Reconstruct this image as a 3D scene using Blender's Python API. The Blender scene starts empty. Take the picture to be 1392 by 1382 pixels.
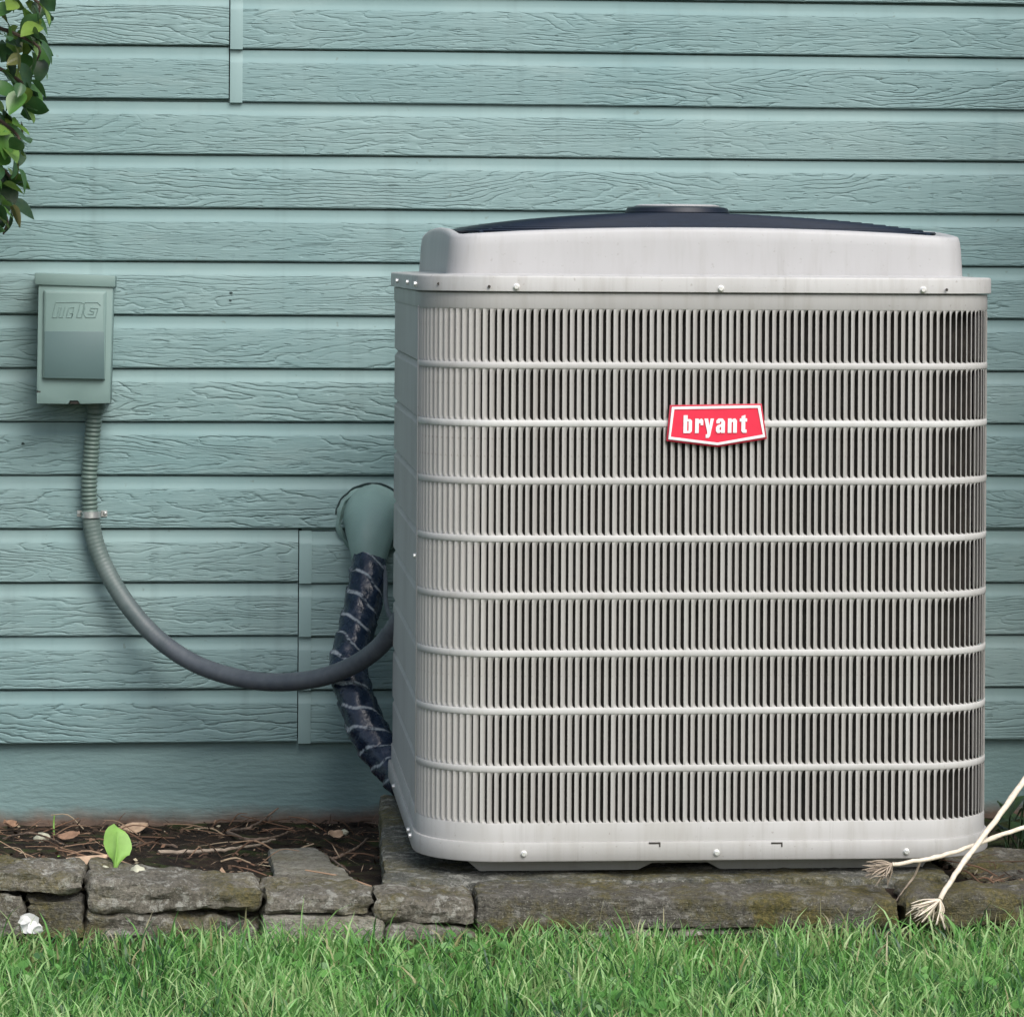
import bpy, bmesh, math, random
import numpy as np
from mathutils import Vector, Matrix, noise
R = math.radians
random.seed(7)
rng = np.random.default_rng(11)
S = bpy.context.scene
C = S.collection

# ------------------------------------------------------------------ camera, sky, sun, exposure
F = 4700.0; PX, PY = 696.0, 350.0            # focal length and principal point, in photo pixels (1392 wide)
CAM = Vector((0.0, -6.3, 0.985))
ROT = Matrix.Rotation(R(-4.94), 3, 'Z') @ Matrix.Rotation(R(90), 3, 'X') @ Matrix.Rotation(R(0.36), 3, 'Z')
cd = bpy.data.cameras.new('camera'); co = bpy.data.objects.new('camera', cd); C.objects.link(co)
co.matrix_world = Matrix.Translation(CAM) @ ROT.to_4x4()
cd.sensor_fit = 'HORIZONTAL'; cd.sensor_width = 36.0; cd.lens = F / 1392 * 36
cd.shift_y = -(691 - PY) / 1392; cd.clip_start = 0.05; cd.clip_end = 2000
S.camera = co
S.render.resolution_x = 1024; S.render.resolution_y = 1016

SUN_EL, SUN_AZ = 46.0, 22.0                  # azimuth: degrees to the right of straight behind the camera
W = bpy.data.worlds.new('World'); S.world = W; W.use_nodes = True
wn = W.node_tree; wn.nodes.clear()
wo = wn.nodes.new('ShaderNodeOutputWorld'); wb = wn.nodes.new('ShaderNodeBackground')
sk = wn.nodes.new('ShaderNodeTexSky'); sk.sky_type = 'NISHITA'; sk.sun_disc = False
sk.sun_elevation = R(SUN_EL); sk.sun_rotation = R(180 - SUN_AZ)
sk.air_density = 1.0; sk.dust_density = 3.0; sk.ozone_density = 1.0
hs = wn.nodes.new('ShaderNodeHueSaturation'); hs.inputs['Saturation'].default_value = 0.72
wb.inputs['Strength'].default_value = 0.10
wn.links.new(sk.outputs[0], hs.inputs['Color']); wn.links.new(hs.outputs[0], wb.inputs[0]); wn.links.new(wb.outputs[0], wo.inputs[0])
sl = bpy.data.lights.new('sun', 'SUN'); sl.energy = 1.5; sl.angle = R(38); sl.color = (1.0, 0.98, 0.955)
so = bpy.data.objects.new('sun', sl); C.objects.link(so)
sd = Vector((math.sin(R(SUN_AZ)) * math.cos(R(SUN_EL)), -math.cos(R(SUN_AZ)) * math.cos(R(SUN_EL)), math.sin(R(SUN_EL))))
so.rotation_euler = sd.to_track_quat('Z', 'Y').to_euler(); so.location = (2, -6, 6)
S.view_settings.view_transform = 'Standard'; S.view_settings.look = 'None'
S.view_settings.gamma = 1.0; S.view_settings.exposure = 0.92
S.render.engine = 'CYCLES'

# ------------------------------------------------------------------ helpers
def at(px, py, Y):
    d = ROT @ Vector(((px - PX) / F, (PY - py) / F, -1.0))
    return CAM + d * ((Y - CAM.y) / d.y)

BASE = {}
def tag(o, label=None, cat=None, group=None, kind=None):
    if label: o['label'] = label
    if cat: o['category'] = cat
    if group: o['group'] = group
    if kind: o['kind'] = kind
    return o
def thing(name, label, cat, loc, group=None):
    o = bpy.data.objects.new(name, None); C.objects.link(o); o.location = loc; o.empty_display_size = 0.05
    BASE[o.name] = Vector(loc)
    return tag(o, label, cat, group)
def link(o, parent=None):
    C.objects.link(o)
    if parent is not None:
        o.parent = parent
        o.matrix_parent_inverse = Matrix.Translation(-BASE.get(parent.name, Vector((0, 0, 0))))
    return o

class MB:
    def __init__(s): s.v = []; s.f = []; s.m = []; s.g = []
    def vs(s, pts):
        n = len(s.v); s.v.extend([tuple(p) for p in pts]); return n
    def face(s, idx, mi=0): s.f.append(tuple(idx)); s.m.append(mi)
    def box(s, lo, hi):
        x0, y0, z0 = lo; x1, y1, z1 = hi
        n = s.vs([(x0,y0,z0),(x1,y0,z0),(x1,y1,z0),(x0,y1,z0),(x0,y0,z1),(x1,y0,z1),(x1,y1,z1),(x0,y1,z1)])
        for q in ((0,3,2,1),(4,5,6,7),(0,1,5,4),(1,2,6,5),(2,3,7,6),(3,0,4,7)): s.face([n+i for i in q])
    def rings(s, rings, cap=True, closed=True, mi=0):
        k = len(rings[0]); b = [s.vs(r) for r in rings]
        for i in range(len(rings) - 1):
            for j in range(k if closed else k - 1):
                j2 = (j + 1) % k
                s.face((b[i]+j, b[i]+j2, b[i+1]+j2, b[i+1]+j), mi)
        if cap and closed:
            s.face([b[0]+j for j in range(k)][::-1], mi); s.face([b[-1]+j for j in range(k)], mi)
    def tube(s, pts, rad, n=10, cap=True, rf=None):
        pts = [Vector(p) for p in pts]; rr = []
        up = None
        for i, p in enumerate(pts):
            t = (pts[min(i+1, len(pts)-1)] - pts[max(i-1, 0)]).normalized()
            if up is None:
                up = Vector((0, 0, 1)) if abs(t.z) < 0.9 else Vector((1, 0, 0))
            up = (up - t * up.dot(t)).normalized(); w = t.cross(up)
            r = rad[i] if hasattr(rad, '__len__') else rad
            ring = []
            for j in range(n):
                a = 2 * math.pi * j / n
                q = r if rf is None else rf(i, a, r)
                ring.append(p + (up * math.cos(a) + w * math.sin(a)) * q)
            rr.append(ring)
        s.rings(rr, cap)
    def lathe(s, prof, c, n=24, axis='Z'):
        rr = []
        for r, h in prof:
            ring = []
            for j in range(n):
                a = 2 * math.pi * j / n
                if axis == 'Z': ring.append((c[0] + r*math.cos(a), c[1] + r*math.sin(a), c[2] + h))
                else: ring.append((c[0] + r*math.cos(a), c[1] - h, c[2] + r*math.sin(a)))   # axis towards -Y
            rr.append(ring)
        s.rings(rr, True)
    def prism(s, poly, z0, z1, fn):                     # poly of (a,b); fn(a,b,h) -> point
        n = len(poly); b0 = s.vs([fn(a, b, z0) for a, b in poly]); b1 = s.vs([fn(a, b, z1) for a, b in poly])
        s.face([b0+i for i in range(n)][::-1]); s.face([b1+i for i in range(n)])
        for i in range(n):
            j = (i+1) % n; s.face((b0+i, b0+j, b1+j, b1+i))
    def mesh(s, name, mats, sharp=35, smooth=True, bevel=0, bseg=2):
        me = bpy.data.meshes.new(name); me.from_pydata(s.v, [], s.f)
        for m in (mats if isinstance(mats, (list, tuple)) else [mats]): me.materials.append(m)
        me.polygons.foreach_set('material_index', s.m)
        bm = bmesh.new(); bm.from_mesh(me)
        bmesh.ops.recalc_face_normals(bm, faces=bm.faces)
        if bevel:
            ed = [e for e in bm.edges if len(e.link_faces) == 2 and e.calc_face_angle(0) > R(40)]
            bmesh.ops.bevel(bm, geom=ed, offset=bevel, segments=bseg, profile=0.5, affect='EDGES', clamp_overlap=True)
        bm.to_mesh(me); bm.free()
        if smooth:
            me.polygons.foreach_set('use_smooth', [True] * len(me.polygons))
            me.set_sharp_from_angle(angle=R(sharp))
        me.update(); return me
    def build(s, name, mats, parent=None, **k):
        return link(bpy.data.objects.new(name, s.mesh(name, mats, **k)), parent)

def spline(pts, n):
    pts = [Vector(p) for p in pts]; P = [pts[0]*2 - pts[1]] + pts + [pts[-1]*2 - pts[-2]]
    out = []; m = len(pts) - 1
    for k in range(n + 1):
        u = k / n * m; i = min(int(u), m - 1); t = u - i
        a, b, c, d = P[i], P[i+1], P[i+2], P[i+3]
        out.append(0.5 * ((2*b) + (c-a)*t + (2*a-5*b+4*c-d)*t*t + (3*b-a-3*c+d)*t**3))
    return out

# ------------------------------------------------------------------ materials
class NT:
    def __init__(s, name):
        s.mat = bpy.data.materials.new(name); s.mat.use_nodes = True; s.t = s.mat.node_tree; s.t.nodes.clear()
        s.out = s.t.nodes.new('ShaderNodeOutputMaterial'); s.b = s.t.nodes.new('ShaderNodeBsdfPrincipled')
        s.t.links.new(s.b.outputs[0], s.out.inputs[0])
    def n(s, ty, ins=None, **a):
        x = s.t.nodes.new(ty)
        for k, v in a.items(): setattr(x, k, v)
        for k, v in (ins or {}).items():
            if hasattr(v, 'is_linked') or isinstance(v, bpy.types.NodeSocket): s.t.links.new(v, x.inputs[k])
            else: x.inputs[k].default_value = v
        return x
    def math(s, op, a, b=0.0, c=0.0, clamp=False):
        x = s.n('ShaderNodeMath', {0: a, 1: b, 2: c}, operation=op); x.use_clamp = clamp; return x.outputs[0]
    def pos(s): return s.n('ShaderNodeTexCoord').outputs['Object']
    def map(s, v, scale=(1,1,1), off=None):
        x = s.n('ShaderNodeMapping', {'Vector': v, 'Scale': scale})
        if off is not None: s.t.links.new(off, x.inputs['Location'])
        return x.outputs[0]
    def noise(s, v, scale, detail=4, rough=0.55, dist=0.0):
        return s.n('ShaderNodeTexNoise', {'Vector': v, 'Scale': scale, 'Detail': detail, 'Roughness': rough, 'Distortion': dist}).outputs['Fac']
    def ramp(s, f, stops):
        x = s.n('ShaderNodeValToRGB', {'Fac': f}); r = x.color_ramp
        while len(r.elements) < len(stops): r.elements.new(0.5)
        for e, (p, c) in zip(r.elements, stops): e.position = p; e.color = (*c, 1) if len(c) == 3 else c
        return x.outputs[0]
    def range(s, f, a, b, c=0.0, d=1.0):
        return s.n('ShaderNodeMapRange', {0: f, 1: a, 2: b, 3: c, 4: d}).outputs[0]
    def mix(s, f, a, b, mode='MIX'):
        x = s.n('ShaderNodeMix', data_type='RGBA', blend_type=mode)
        for sock, v in ((x.inputs[0], f), (x.inputs[6], a), (x.inputs[7], b)):
            if isinstance(v, bpy.types.NodeSocket): s.t.links.new(v, sock)
            elif isinstance(v, tuple): sock.default_value = (*v, 1) if len(v) == 3 else v
            else: sock.default_value = v
        return x.outputs[2]
    def rand(s): return s.n('ShaderNodeObjectInfo').outputs['Random']
    def set(s, col=None, rough=None, bump=None, strength=0.3, dist=0.002, metal=None, spec=None, extra=None):
        for k, v in (('Base Color', col), ('Roughness', rough), ('Metallic', metal), ('Specular IOR Level', spec)):
            if v is None: continue
            if isinstance(v, bpy.types.NodeSocket): s.t.links.new(v, s.b.inputs[k])
            else: s.b.inputs[k].default_value = (*v, 1) if isinstance(v, tuple) and len(v) == 3 else v
        if bump is not None:
            b = s.n('ShaderNodeBump', {'Height': bump, 'Strength': strength, 'Distance': dist}); s.t.links.new(b.outputs[0], s.b.inputs['Normal'])
        for k, v in (extra or {}).items(): s.b.inputs[k].default_value = v
        return s.mat

TEAL = (0.212, 0.315, 0.312)
def m_siding():
    t = NT('siding_paint'); p = t.pos(); rnd = t.rand()
    off = t.n('ShaderNodeCombineXYZ', {0: t.math('MULTIPLY', rnd, 37.0), 1: t.math('MULTIPLY', rnd, 11.0), 2: t.math('MULTIPLY', rnd, 91.0)}).outputs[0]
    warp = t.n('ShaderNodeTexNoise', {'Vector': t.map(p, (14, 1, 42), off), 'Scale': 1.0, 'Detail': 3.0}).outputs['Fac']
    h = t.noise(t.map(p, (1.35, 0.5, 12.5), off), 1.0, 1.6, 0.42, 0.30)
    h = t.math('ADD', h, t.math('MULTIPLY', warp, 0.075))
    s1 = t.math('ABSOLUTE', t.math('SINE', t.math('MULTIPLY', h, 78.0)))
    groove = t.math('POWER', t.math('SUBTRACT', 1.0, s1), 3.2)
    brk = t.range(t.noise(t.map(p, (7, 1, 22), off), 1.0, 3), 0.34, 0.52)
    smooth = t.range(t.noise(t.map(p, (1.7, 1, 4), off), 1.0, 1), 0.30, 0.50)
    groove = t.math('MULTIPLY', groove, t.math('MULTIPLY', brk, smooth))
    fine = t.noise(t.map(p, (22, 5, 300), off), 1.0, 3, 0.6)
    ticks = t.range(t.noise(t.map(p, (24, 5, 190), off), 1.0, 2, 0.5, 0.5), 0.57, 0.68)
    hgt = t.math('SUBTRACT', t.math('MULTIPLY', fine, 0.55), t.math('ADD', t.math('MULTIPLY', groove, t.math('ADD', 0.55, t.math('MULTIPLY', t.math('FRACT', t.math('MULTIPLY', rnd, 7.13)), 0.8))), t.math('MULTIPLY', ticks, 0.7)))
    g = t.n('ShaderNodeAttribute', attribute_name='grain').outputs['Fac']
    hgt = t.math('MULTIPLY', hgt, g)
    big = t.noise(p, 2.3, 4, 0.6); sm = t.noise(t.map(p, (14, 14, 40)), 1.0, 4)
    col = t.ramp(big, [(0.3, (0.176, 0.281, 0.281)), (0.5, TEAL), (0.72, (0.252, 0.350, 0.343))])
    col = t.mix(t.range(sm, 0.45, 0.75, 0.0, 0.35), col, (0.262, 0.362, 0.355))
    col = t.mix(t.math('MULTIPLY', rnd, 0.38), col, (0.125, 0.225, 0.235))
    # old run marks and grime specks in the paint
    run = t.range(t.noise(t.map(p, (26, 1, 1.6)), 1.0, 3), 0.56, 0.78, 0.0, 0.35)
    col = t.mix(run, col, (0.12, 0.185, 0.18))
    fade = t.range(t.noise(t.map(p, (3.5, 1, 14)), 1.0, 5, 0.7), 0.56, 0.74, 0.0, 0.45)
    col = t.mix(fade, col, (0.27, 0.365, 0.355))
    sp = t.range(t.noise(p, 55, 2), 0.71, 0.76, 0.0, 0.5)
    col = t.mix(sp, col, (0.12, 0.16, 0.14))
    return t.set(col, 0.62, hgt, 0.85, 0.0022, spec=0.35)
def m_paint(name, col, rough=0.55, var=0.06, bump=0.12, scale=90, spec=0.4):
    t = NT(name); p = t.pos()
    n1 = t.noise(p, 7, 4); n2 = t.noise(p, scale, 3)
    c2 = tuple(max(0, c * (1 - var * 2.2)) for c in col); c3 = tuple(min(1, c * (1 + var)) for c in col)
    cc = t.ramp(n1, [(0.3, c2), (0.52, col), (0.75, c3)])
    return t.set(cc, rough, n2, bump, 0.001, spec=spec)
def m_foundation():
    t = NT('painted_concrete'); p = t.pos()
    z = t.n('ShaderNodeSeparateXYZ', {0: p}).outputs['Z']
    n = t.noise(t.map(p, (9, 9, 30)), 1.0, 5, 0.65); n2 = t.noise(t.map(p, (3, 3, 9)), 1.0, 4)
    col = t.ramp(n2, [(0.3, (0.155, 0.245, 0.245)), (0.7, (0.215, 0.318, 0.31))])
    edge = t.math('ADD', z, t.math('MULTIPLY', t.math('SUBTRACT', t.noise(t.map(p, (7, 11, 7)), 1.0, 6, 0.7), 0.5), 0.05))
    stain = t.range(edge, -0.040, -0.012, 0.95, 0.0)                 # splashed soil along the foot
    brown = t.ramp(t.noise(p, 25, 4), [(0.3, (0.085, 0.055, 0.04)), (0.7, (0.20, 0.135, 0.10))])
    col = t.mix(stain, col, brown)
    hh = t.math('ADD', t.math('MULTIPLY', n, 1.0), t.math('MULTIPLY', t.noise(t.map(p, (40, 40, 120)), 1.0, 3), 0.6))
    return t.set(col, 0.8, hh, 0.8, 0.004, spec=0.2)
def m_metal_paint(name, col, dirt=0.5, rough=0.42):
    t = NT(name); p = t.pos()
    n1 = t.noise(t.map(p, (5, 5, 3)), 1.0, 5, 0.6); n2 = t.noise(t.map(p, (60, 60, 9)), 1.0, 3); n3 = t.noise(p, 160, 2)
    rnd = t.rand()
    base = t.mix(t.range(n1, 0.35, 0.7), col, tuple(c * 0.9 for c in col))
    base = t.mix(t.math('MULTIPLY', t.range(n2, 0.5, 0.8), dirt * 0.5), base, (col[0]*0.62, col[1]*0.58, col[2]*0.52))
    base = t.mix(t.math('MULTIPLY', t.range(n1, 0.55, 0.75), dirt * 0.35), base, (0.30, 0.29, 0.24))
    base = t.mix(t.math('MULTIPLY', rnd, 0.4), base, (0.30, 0.285, 0.27))
    stk = t.math('MULTIPLY', t.range(t.noise(t.map(p, (90, 90, 2.2)), 1.0, 4, 0.65), 0.54, 0.74), t.range(t.noise(t.map(p, (7, 7, 5)), 1.0, 3), 0.4, 0.65))
    base = t.mix(t.math('MULTIPLY', stk, 0.55 * dirt), base, (0.20, 0.19, 0.165))
    sp = t.range(n3, 0.68, 0.73, 0.0, 0.45 * dirt)
    base = t.mix(sp, base, (0.18, 0.16, 0.13))
    return t.set(base, t.range(n1, 0.3, 0.7, rough, rough + 0.15), n1, 0.06, 0.004, spec=0.45)
def m_simple(name, col, rough=0.5, metal=0.0, scale=40, var=0.25, bump=0.2, dist=0.002, spec=0.4):
    t = NT(name); p = t.pos(); n = t.noise(p, scale, 4)
    c = t.ramp(n, [(0.3, tuple(x*(1-var) for x in col)), (0.7, tuple(min(1, x*(1+var)) for x in col))])
    return t.set(c, rough, n, bump, dist, metal=metal, spec=spec)
def m_stone(name, a, b, moss=0.5, pale=0.4):
    t = NT(name); p = t.pos(); rnd = t.rand()
    n1 = t.noise(p, 9, 6, 0.65); n2 = t.noise(p, 150, 5, 0.75); n3_ = t.noise(t.map(p, (14, 14, 70)), 1.0, 5, 0.7)
    c = t.ramp(n1, [(0.28, a), (0.72, b)])
    c = t.mix(t.range(n2, 0.42, 0.62, 0, 0.75), c, tuple(x * 0.35 for x in a))
    c = t.mix(t.math('MULTIPLY', t.range(t.noise(p, 48, 6, 0.75), 0.53, 0.60), pale), c, (0.46, 0.46, 0.41))
    c = t.mix(t.range(t.noise(p, 330, 2), 0.64, 0.72, 0, 0.6), c, (0.55, 0.54, 0.48))
    mo = t.math('MULTIPLY', t.range(t.noise(p, 8.5, 6, 0.75), 0.46, 0.60), moss)
    mcol = t.ramp(t.noise(p, 190, 4, 0.7), [(0.32, (0.03, 0.036, 0.012)), (0.58, (0.15, 0.125, 0.035)), (0.8, (0.30, 0.24, 0.085))])
    c = t.mix(mo, c, mcol)
    c = t.mix(t.math('MULTIPLY', rnd, 0.25), c, (0.12, 0.115, 0.10))
    h = t.math('ADD', t.math('MULTIPLY', n2, 0.9), t.math('ADD', t.math('MULTIPLY', n3_, 1.2), t.math('MULTIPLY', n1, 0.6)))
    return t.set(c, 0.92, h, 1.0, 0.008, spec=0.2)
def m_soil():
    t = NT('dark_soil'); p = t.pos()
    n = t.noise(p, 14, 6, 0.7); n2 = t.noise(p, 110, 5, 0.7)
    c = t.ramp(n, [(0.3, (0.010, 0.008, 0.007)), (0.52, (0.028, 0.020, 0.015)), (0.76, (0.085, 0.058, 0.042))])
    c = t.mix(t.range(t.noise(p, 7, 5, 0.7), 0.52, 0.62, 0, 0.8), c, (0.035, 0.055, 0.014))
    c = t.mix(t.range(n2, 0.62, 0.75, 0, 0.6), c, (0.15, 0.11, 0.08))
    return t.set(c, 0.95, n2, 1.0, 0.008, spec=0.15)
def m_lawn():
    t = NT('thatch'); p = t.pos()
    n = t.noise(p, 18, 5, 0.7); n2 = t.noise(t.map(p, (120, 60, 60)), 1.0, 4)
    c = t.ramp(n, [(0.3, (0.022, 0.035, 0.012)), (0.5, (0.045, 0.06, 0.02)), (0.75, (0.15, 0.125, 0.07))])
    return t.set(c, 0.95, n2, 1.0, 0.01, spec=0.1)
def m_leafy(name, stops, rough=0.4, trans=0.25, attr=None, spec=0.4):
    t = NT(name)
    f = t.n('ShaderNodeAttribute', attribute_name=attr).outputs['Fac'] if attr else t.rand()
    c = t.ramp(f, stops)
    p = t.pos(); c = t.mix(t.range(t.noise(p, 60, 3), 0.3, 0.8, 0, 0.3), c, (0.10, 0.14, 0.035))
    t.set(c, rough, spec=spec)
    tr = t.n('ShaderNodeBsdfTranslucent', {'Color': c}); mx = t.n('ShaderNodeMixShader', {0: trans, 1: t.b.outputs[0], 2: tr.outputs[0]})
    t.t.links.new(mx.outputs[0], t.out.inputs[0]); return t.mat

M = {}
M['siding'] = m_siding()
M['trim'] = m_paint('trim_paint', TEAL, 0.55, 0.07, 0.15)
M['foundation'] = m_foundation()
M['backing'] = m_simple('sheathing', (0.03, 0.04, 0.04), 0.9)
M['boxpaint'] = m_paint('box_paint', (0.175, 0.262, 0.245), 0.5, 0.05, 0.10, 70)
M['boxlabel'] = m_paint('label_paint', (0.095, 0.155, 0.155), 0.42, 0.04, 0.06, 60)
M['conduit_teal'] = m_paint('conduit_paint', (0.105, 0.155, 0.135), 0.45, 0.12, 0.2, 200)
def m_conduit():
    t = NT('conduit_plastic'); p = t.pos(); x = t.n('ShaderNodeSeparateXYZ', {0: p}).outputs['X']
    n = t.noise(p, 40, 4)
    # overspray of wall paint on the upper run, bare grey plastic further along
    f = t.range(t.math('ADD', x, t.math('MULTIPLY', n, 0.10)), -0.17, -0.02)
    c = t.mix(f, t.ramp(n, [(0.3, (0.085, 0.125, 0.115)), (0.7, (0.14, 0.19, 0.17))]), t.ramp(n, [(0.3, (0.06, 0.072, 0.088)), (0.7, (0.095, 0.11, 0.125))]))
    return t.set(c, 0.5, t.noise(p, 220, 3), 0.2, 0.001)
M['conduit_grey'] = m_conduit()
M['zinc'] = m_simple('zinc', (0.55, 0.57, 0.56), 0.35, 0.7, 90, 0.2, 0.2, 0.001)
M['screw'] = m_simple('screw_zinc', (0.72, 0.72, 0.70), 0.3, 0.55, 120, 0.15, 0.1, 0.001)
M['cab'] = m_metal_paint('cabinet_paint', (0.450, 0.448, 0.438), 0.9)
M['bar'] = m_metal_paint('bar_paint', (0.55, 0.55, 0.535), 0.6)
M['slat'] = m_metal_paint('shaded_louver_paint', (0.405, 0.40, 0.383), 0.9, 0.5)  # same sheet as the bars; shade of the slat tilt and dirt put into the colour
M['side'] = m_metal_paint('side_panel_paint', (0.47, 0.47, 0.46), 0.7, 0.5)
M['shroud'] = m_metal_paint('shroud_plastic', (0.455, 0.46, 0.47), 0.55, 0.42)
M['base'] = m_metal_paint('base_pan_paint', (0.30, 0.31, 0.29), 0.9, 0.55)
M['coil'] = m_simple('coil_fins', (0.030, 0.026, 0.022), 0.7, 0.0, 60, 0.5, 0.4, 0.002)
M['guard'] = m_simple('guard_coating', (0.006, 0.012, 0.024), 0.5, 0.0, 60, 0.2, 0.1)
M['cap'] = m_simple('cap_plastic', (0.004, 0.008, 0.018), 0.5, 0.0, 60, 0.2, 0.05)
M['badge_red'] = m_simple('badge_red', (0.72, 0.026, 0.065), 0.3, 0.0, 50, 0.05, 0.03, 0.001, 0.5)
M['badge_white'] = m_simple('badge_white', (0.82, 0.82, 0.82), 0.3, 0.0, 50, 0.03, 0.03, 0.001, 0.5)
M['badge_edge'] = m_simple('badge_edge', (0.45, 0.015, 0.04), 0.4, 0.0, 50, 0.05, 0.03, 0.001, 0.5)
M['concrete'] = m_stone('pad_concrete', (0.09, 0.095, 0.083), (0.22, 0.22, 0.19), 0.75, 0.55)
M['stone'] = m_stone('edging_stone', (0.145, 0.132, 0.105), (0.31, 0.29, 0.24), 0.8, 0.65)
M['stone_pale'] = m_stone('pale_stone', (0.24, 0.23, 0.19), (0.40, 0.38, 0.32), 0.4, 0.5)
M['stone_dark'] = m_stone('mossy_stone', (0.085, 0.08, 0.066), (0.17, 0.16, 0.135), 0.95, 0.35)
M['soil'] = m_soil(); M['lawn'] = m_lawn()
M['grass'] = m_leafy('grass_blades', [(0.0, (0.02, 0.09, 0.04)), (0.25, (0.075, 0.22, 0.055)), (0.5, (0.165, 0.43, 0.095)), (0.82, (0.44, 0.64, 0.28)), (0.92, (0.40, 0.38, 0.18)), (1.0, (0.58, 0.52, 0.36))], 0.36, 0.42, 'tint')
M['leaf'] = m_leafy('shrub_leaf', [(0.0, (0.014, 0.045, 0.022)), (0.3, (0.03, 0.095, 0.035)), (0.62, (0.07, 0.19, 0.04)), (0.9, (0.18, 0.28, 0.05)), (1.0, (0.30, 0.22, 0.13))], 0.32, 0.22, None, 0.5)
M['weedleaf'] = m_leafy('weed_leaf', [(0.0, (0.008, 0.022, 0.012)), (1.0, (0.025, 0.06, 0.025))], 0.4, 0.15)
M['seedling'] = m_leafy('seedling_leaf', [(0.0, (0.30, 0.56, 0.12)), (1.0, (0.30, 0.56, 0.12))], 0.45, 0.35)
M['bark'] = m_simple('shrub_bark', (0.075, 0.055, 0.042), 0.9, 0, 60, 0.4, 0.5, 0.004)
M['twig'] = m_simple('dead_twig', (0.16, 0.115, 0.085), 0.9, 0, 80, 0.45, 0.4, 0.002)
M['twig_pale'] = m_simple('weathered_twig', (0.33, 0.27, 0.21), 0.9, 0, 80, 0.3, 0.4, 0.002)
M['straw'] = m_simple('dry_straw', (0.66, 0.58, 0.47), 0.75, 0, 110, 0.2, 0.3, 0.001)
M['dryleaf'] = m_simple('dry_leaf', (0.28, 0.17, 0.11), 0.8, 0, 60, 0.35, 0.3, 0.002)
M['chip'] = m_simple('wood_chip', (0.40, 0.29, 0.20), 0.85, 0, 60, 0.3, 0.3, 0.002)
M['pebble'] = m_simple('pale_pebble', (0.42, 0.42, 0.32), 0.8, 0, 90, 0.25, 0.4, 0.003)
M['petal'] = m_leafy('white_petal', [(0.0, (0.85, 0.85, 0.85)), (1.0, (0.85, 0.85, 0.85))], 0.5, 0.3)
def m_litter():
    t = NT('litter_flakes'); f = t.n('ShaderNodeAttribute', attribute_name='tint').outputs['Fac']
    c = t.ramp(f, [(0.0, (0.02, 0.014, 0.010)), (0.45, (0.07, 0.045, 0.03)), (0.75, (0.17, 0.10, 0.065)), (0.92, (0.30, 0.21, 0.14)), (1.0, (0.38, 0.34, 0.24))])
    return t.set(c, 0.85, spec=0.2)
M['litter'] = m_litter()
def m_tape():
    t = NT('black_tape'); p = t.pos(); a = t.n('ShaderNodeAttribute', attribute_name='seam').outputs['Fac']
    n = t.noise(p, 55, 4, 0.6)
    dust = t.math('MULTIPLY', t.range(a, 0.35, 0.7), t.range(n, 0.38, 0.5))
    c = t.ramp(n, [(0.3, (0.004, 0.010, 0.024)), (0.7, (0.014, 0.028, 0.055))])
    c = t.mix(dust, c, (0.30, 0.33, 0.36))
    return t.set(c, t.range(n, 0.3, 0.7, 0.16, 0.34), n, 0.4, 0.006, spec=0.5)
M['tape'] = m_tape()
M['caulk'] = m_paint('painted_caulk', (0.20, 0.305, 0.285), 0.5, 0.08, 0.6, 60)
M['caulk_dark'] = m_simple('open_joint', (0.03, 0.05, 0.05), 0.9)

# ------------------------------------------------------------------ ground
def n3(x, y, z=0.0): return noise.noise((x, y, z))
# line of the edging stones (front foot), as X -> Y
EDGE = [(-4.0, -1.40), (-0.30, -1.40), (0.5, -1.405), (4.5, -1.42)]
def edge_y(x): return float(np.interp(x, [e[0] for e in EDGE], [e[1] for e in EDGE]))
def lawn_z(x, y):
    d = edge_y(x) - y                       # metres in front of the edging
    if d < -0.02: return -0.16
    return 0.018 * math.exp(-max(d, 0) / 0.12) + 0.008 * n3(x * 3, y * 3)
xs = [-400, -100, -30, -10, -5] + [(-4 + 0.08 * i) for i in range(107)] + [5, 10, 30, 100, 400]
ys = [-400, -100, -30, -12, -8] + [(-6 + 0.25 * i) for i in range(15)] + [(-2.3 + 0.05 * i) for i in range(33)] + [0.0, 1, 5, 30, 100, 400]
mb = MB()
mb.vs([(x, y, lawn_z(x, y)) for y in ys for x in xs])
for j in range(len(ys) - 1):
    for i in range(len(xs) - 1):
        a = j * len(xs) + i; mb.face((a, a + 1, a + 1 + len(xs), a + len(xs)))
tag(mb.build('lawn', M['lawn'], sharp=180), kind='structure')

STX = [at(0, 1200, -1.34).x, at(355, 1200, -1.34).x, at(640, 1200, -1.34).x]
STZ = [at(0, 1190, -1.39).z, at(355, 1212, -1.39).z, at(640, 1222, -1.39).z]
def soil_z(x, y):
    t = min(1, max(0, -y / 1.28)); top = float(np.interp(x, STX, STZ)) - 0.016
    return -0.047 + (top + 0.047) * t ** 1.15 + 0.010 * n3(x * 5, y * 5, 3) + 0.006 * n3(x * 17, y * 17, 5) + 0.004 * n3(x * 45, y * 45, 8)
mb = MB(); nx, ny = 240, 44
for j in range(ny + 1):
    for i in range(nx + 1):
        x = -2.6 + 5.6 * i / nx; y1 = edge_y(x) + 0.035; y = y1 + (0.03 - y1) * j / ny
        mb.v.append((x, y, soil_z(x, y)))
for j in range(ny):
    for i in range(nx):
        a = j * (nx + 1) + i; mb.face((a, a + 1, a + nx + 2, a + nx + 1))
tag(mb.build('soil_bed', M['soil'], sharp=180), kind='structure')

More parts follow.
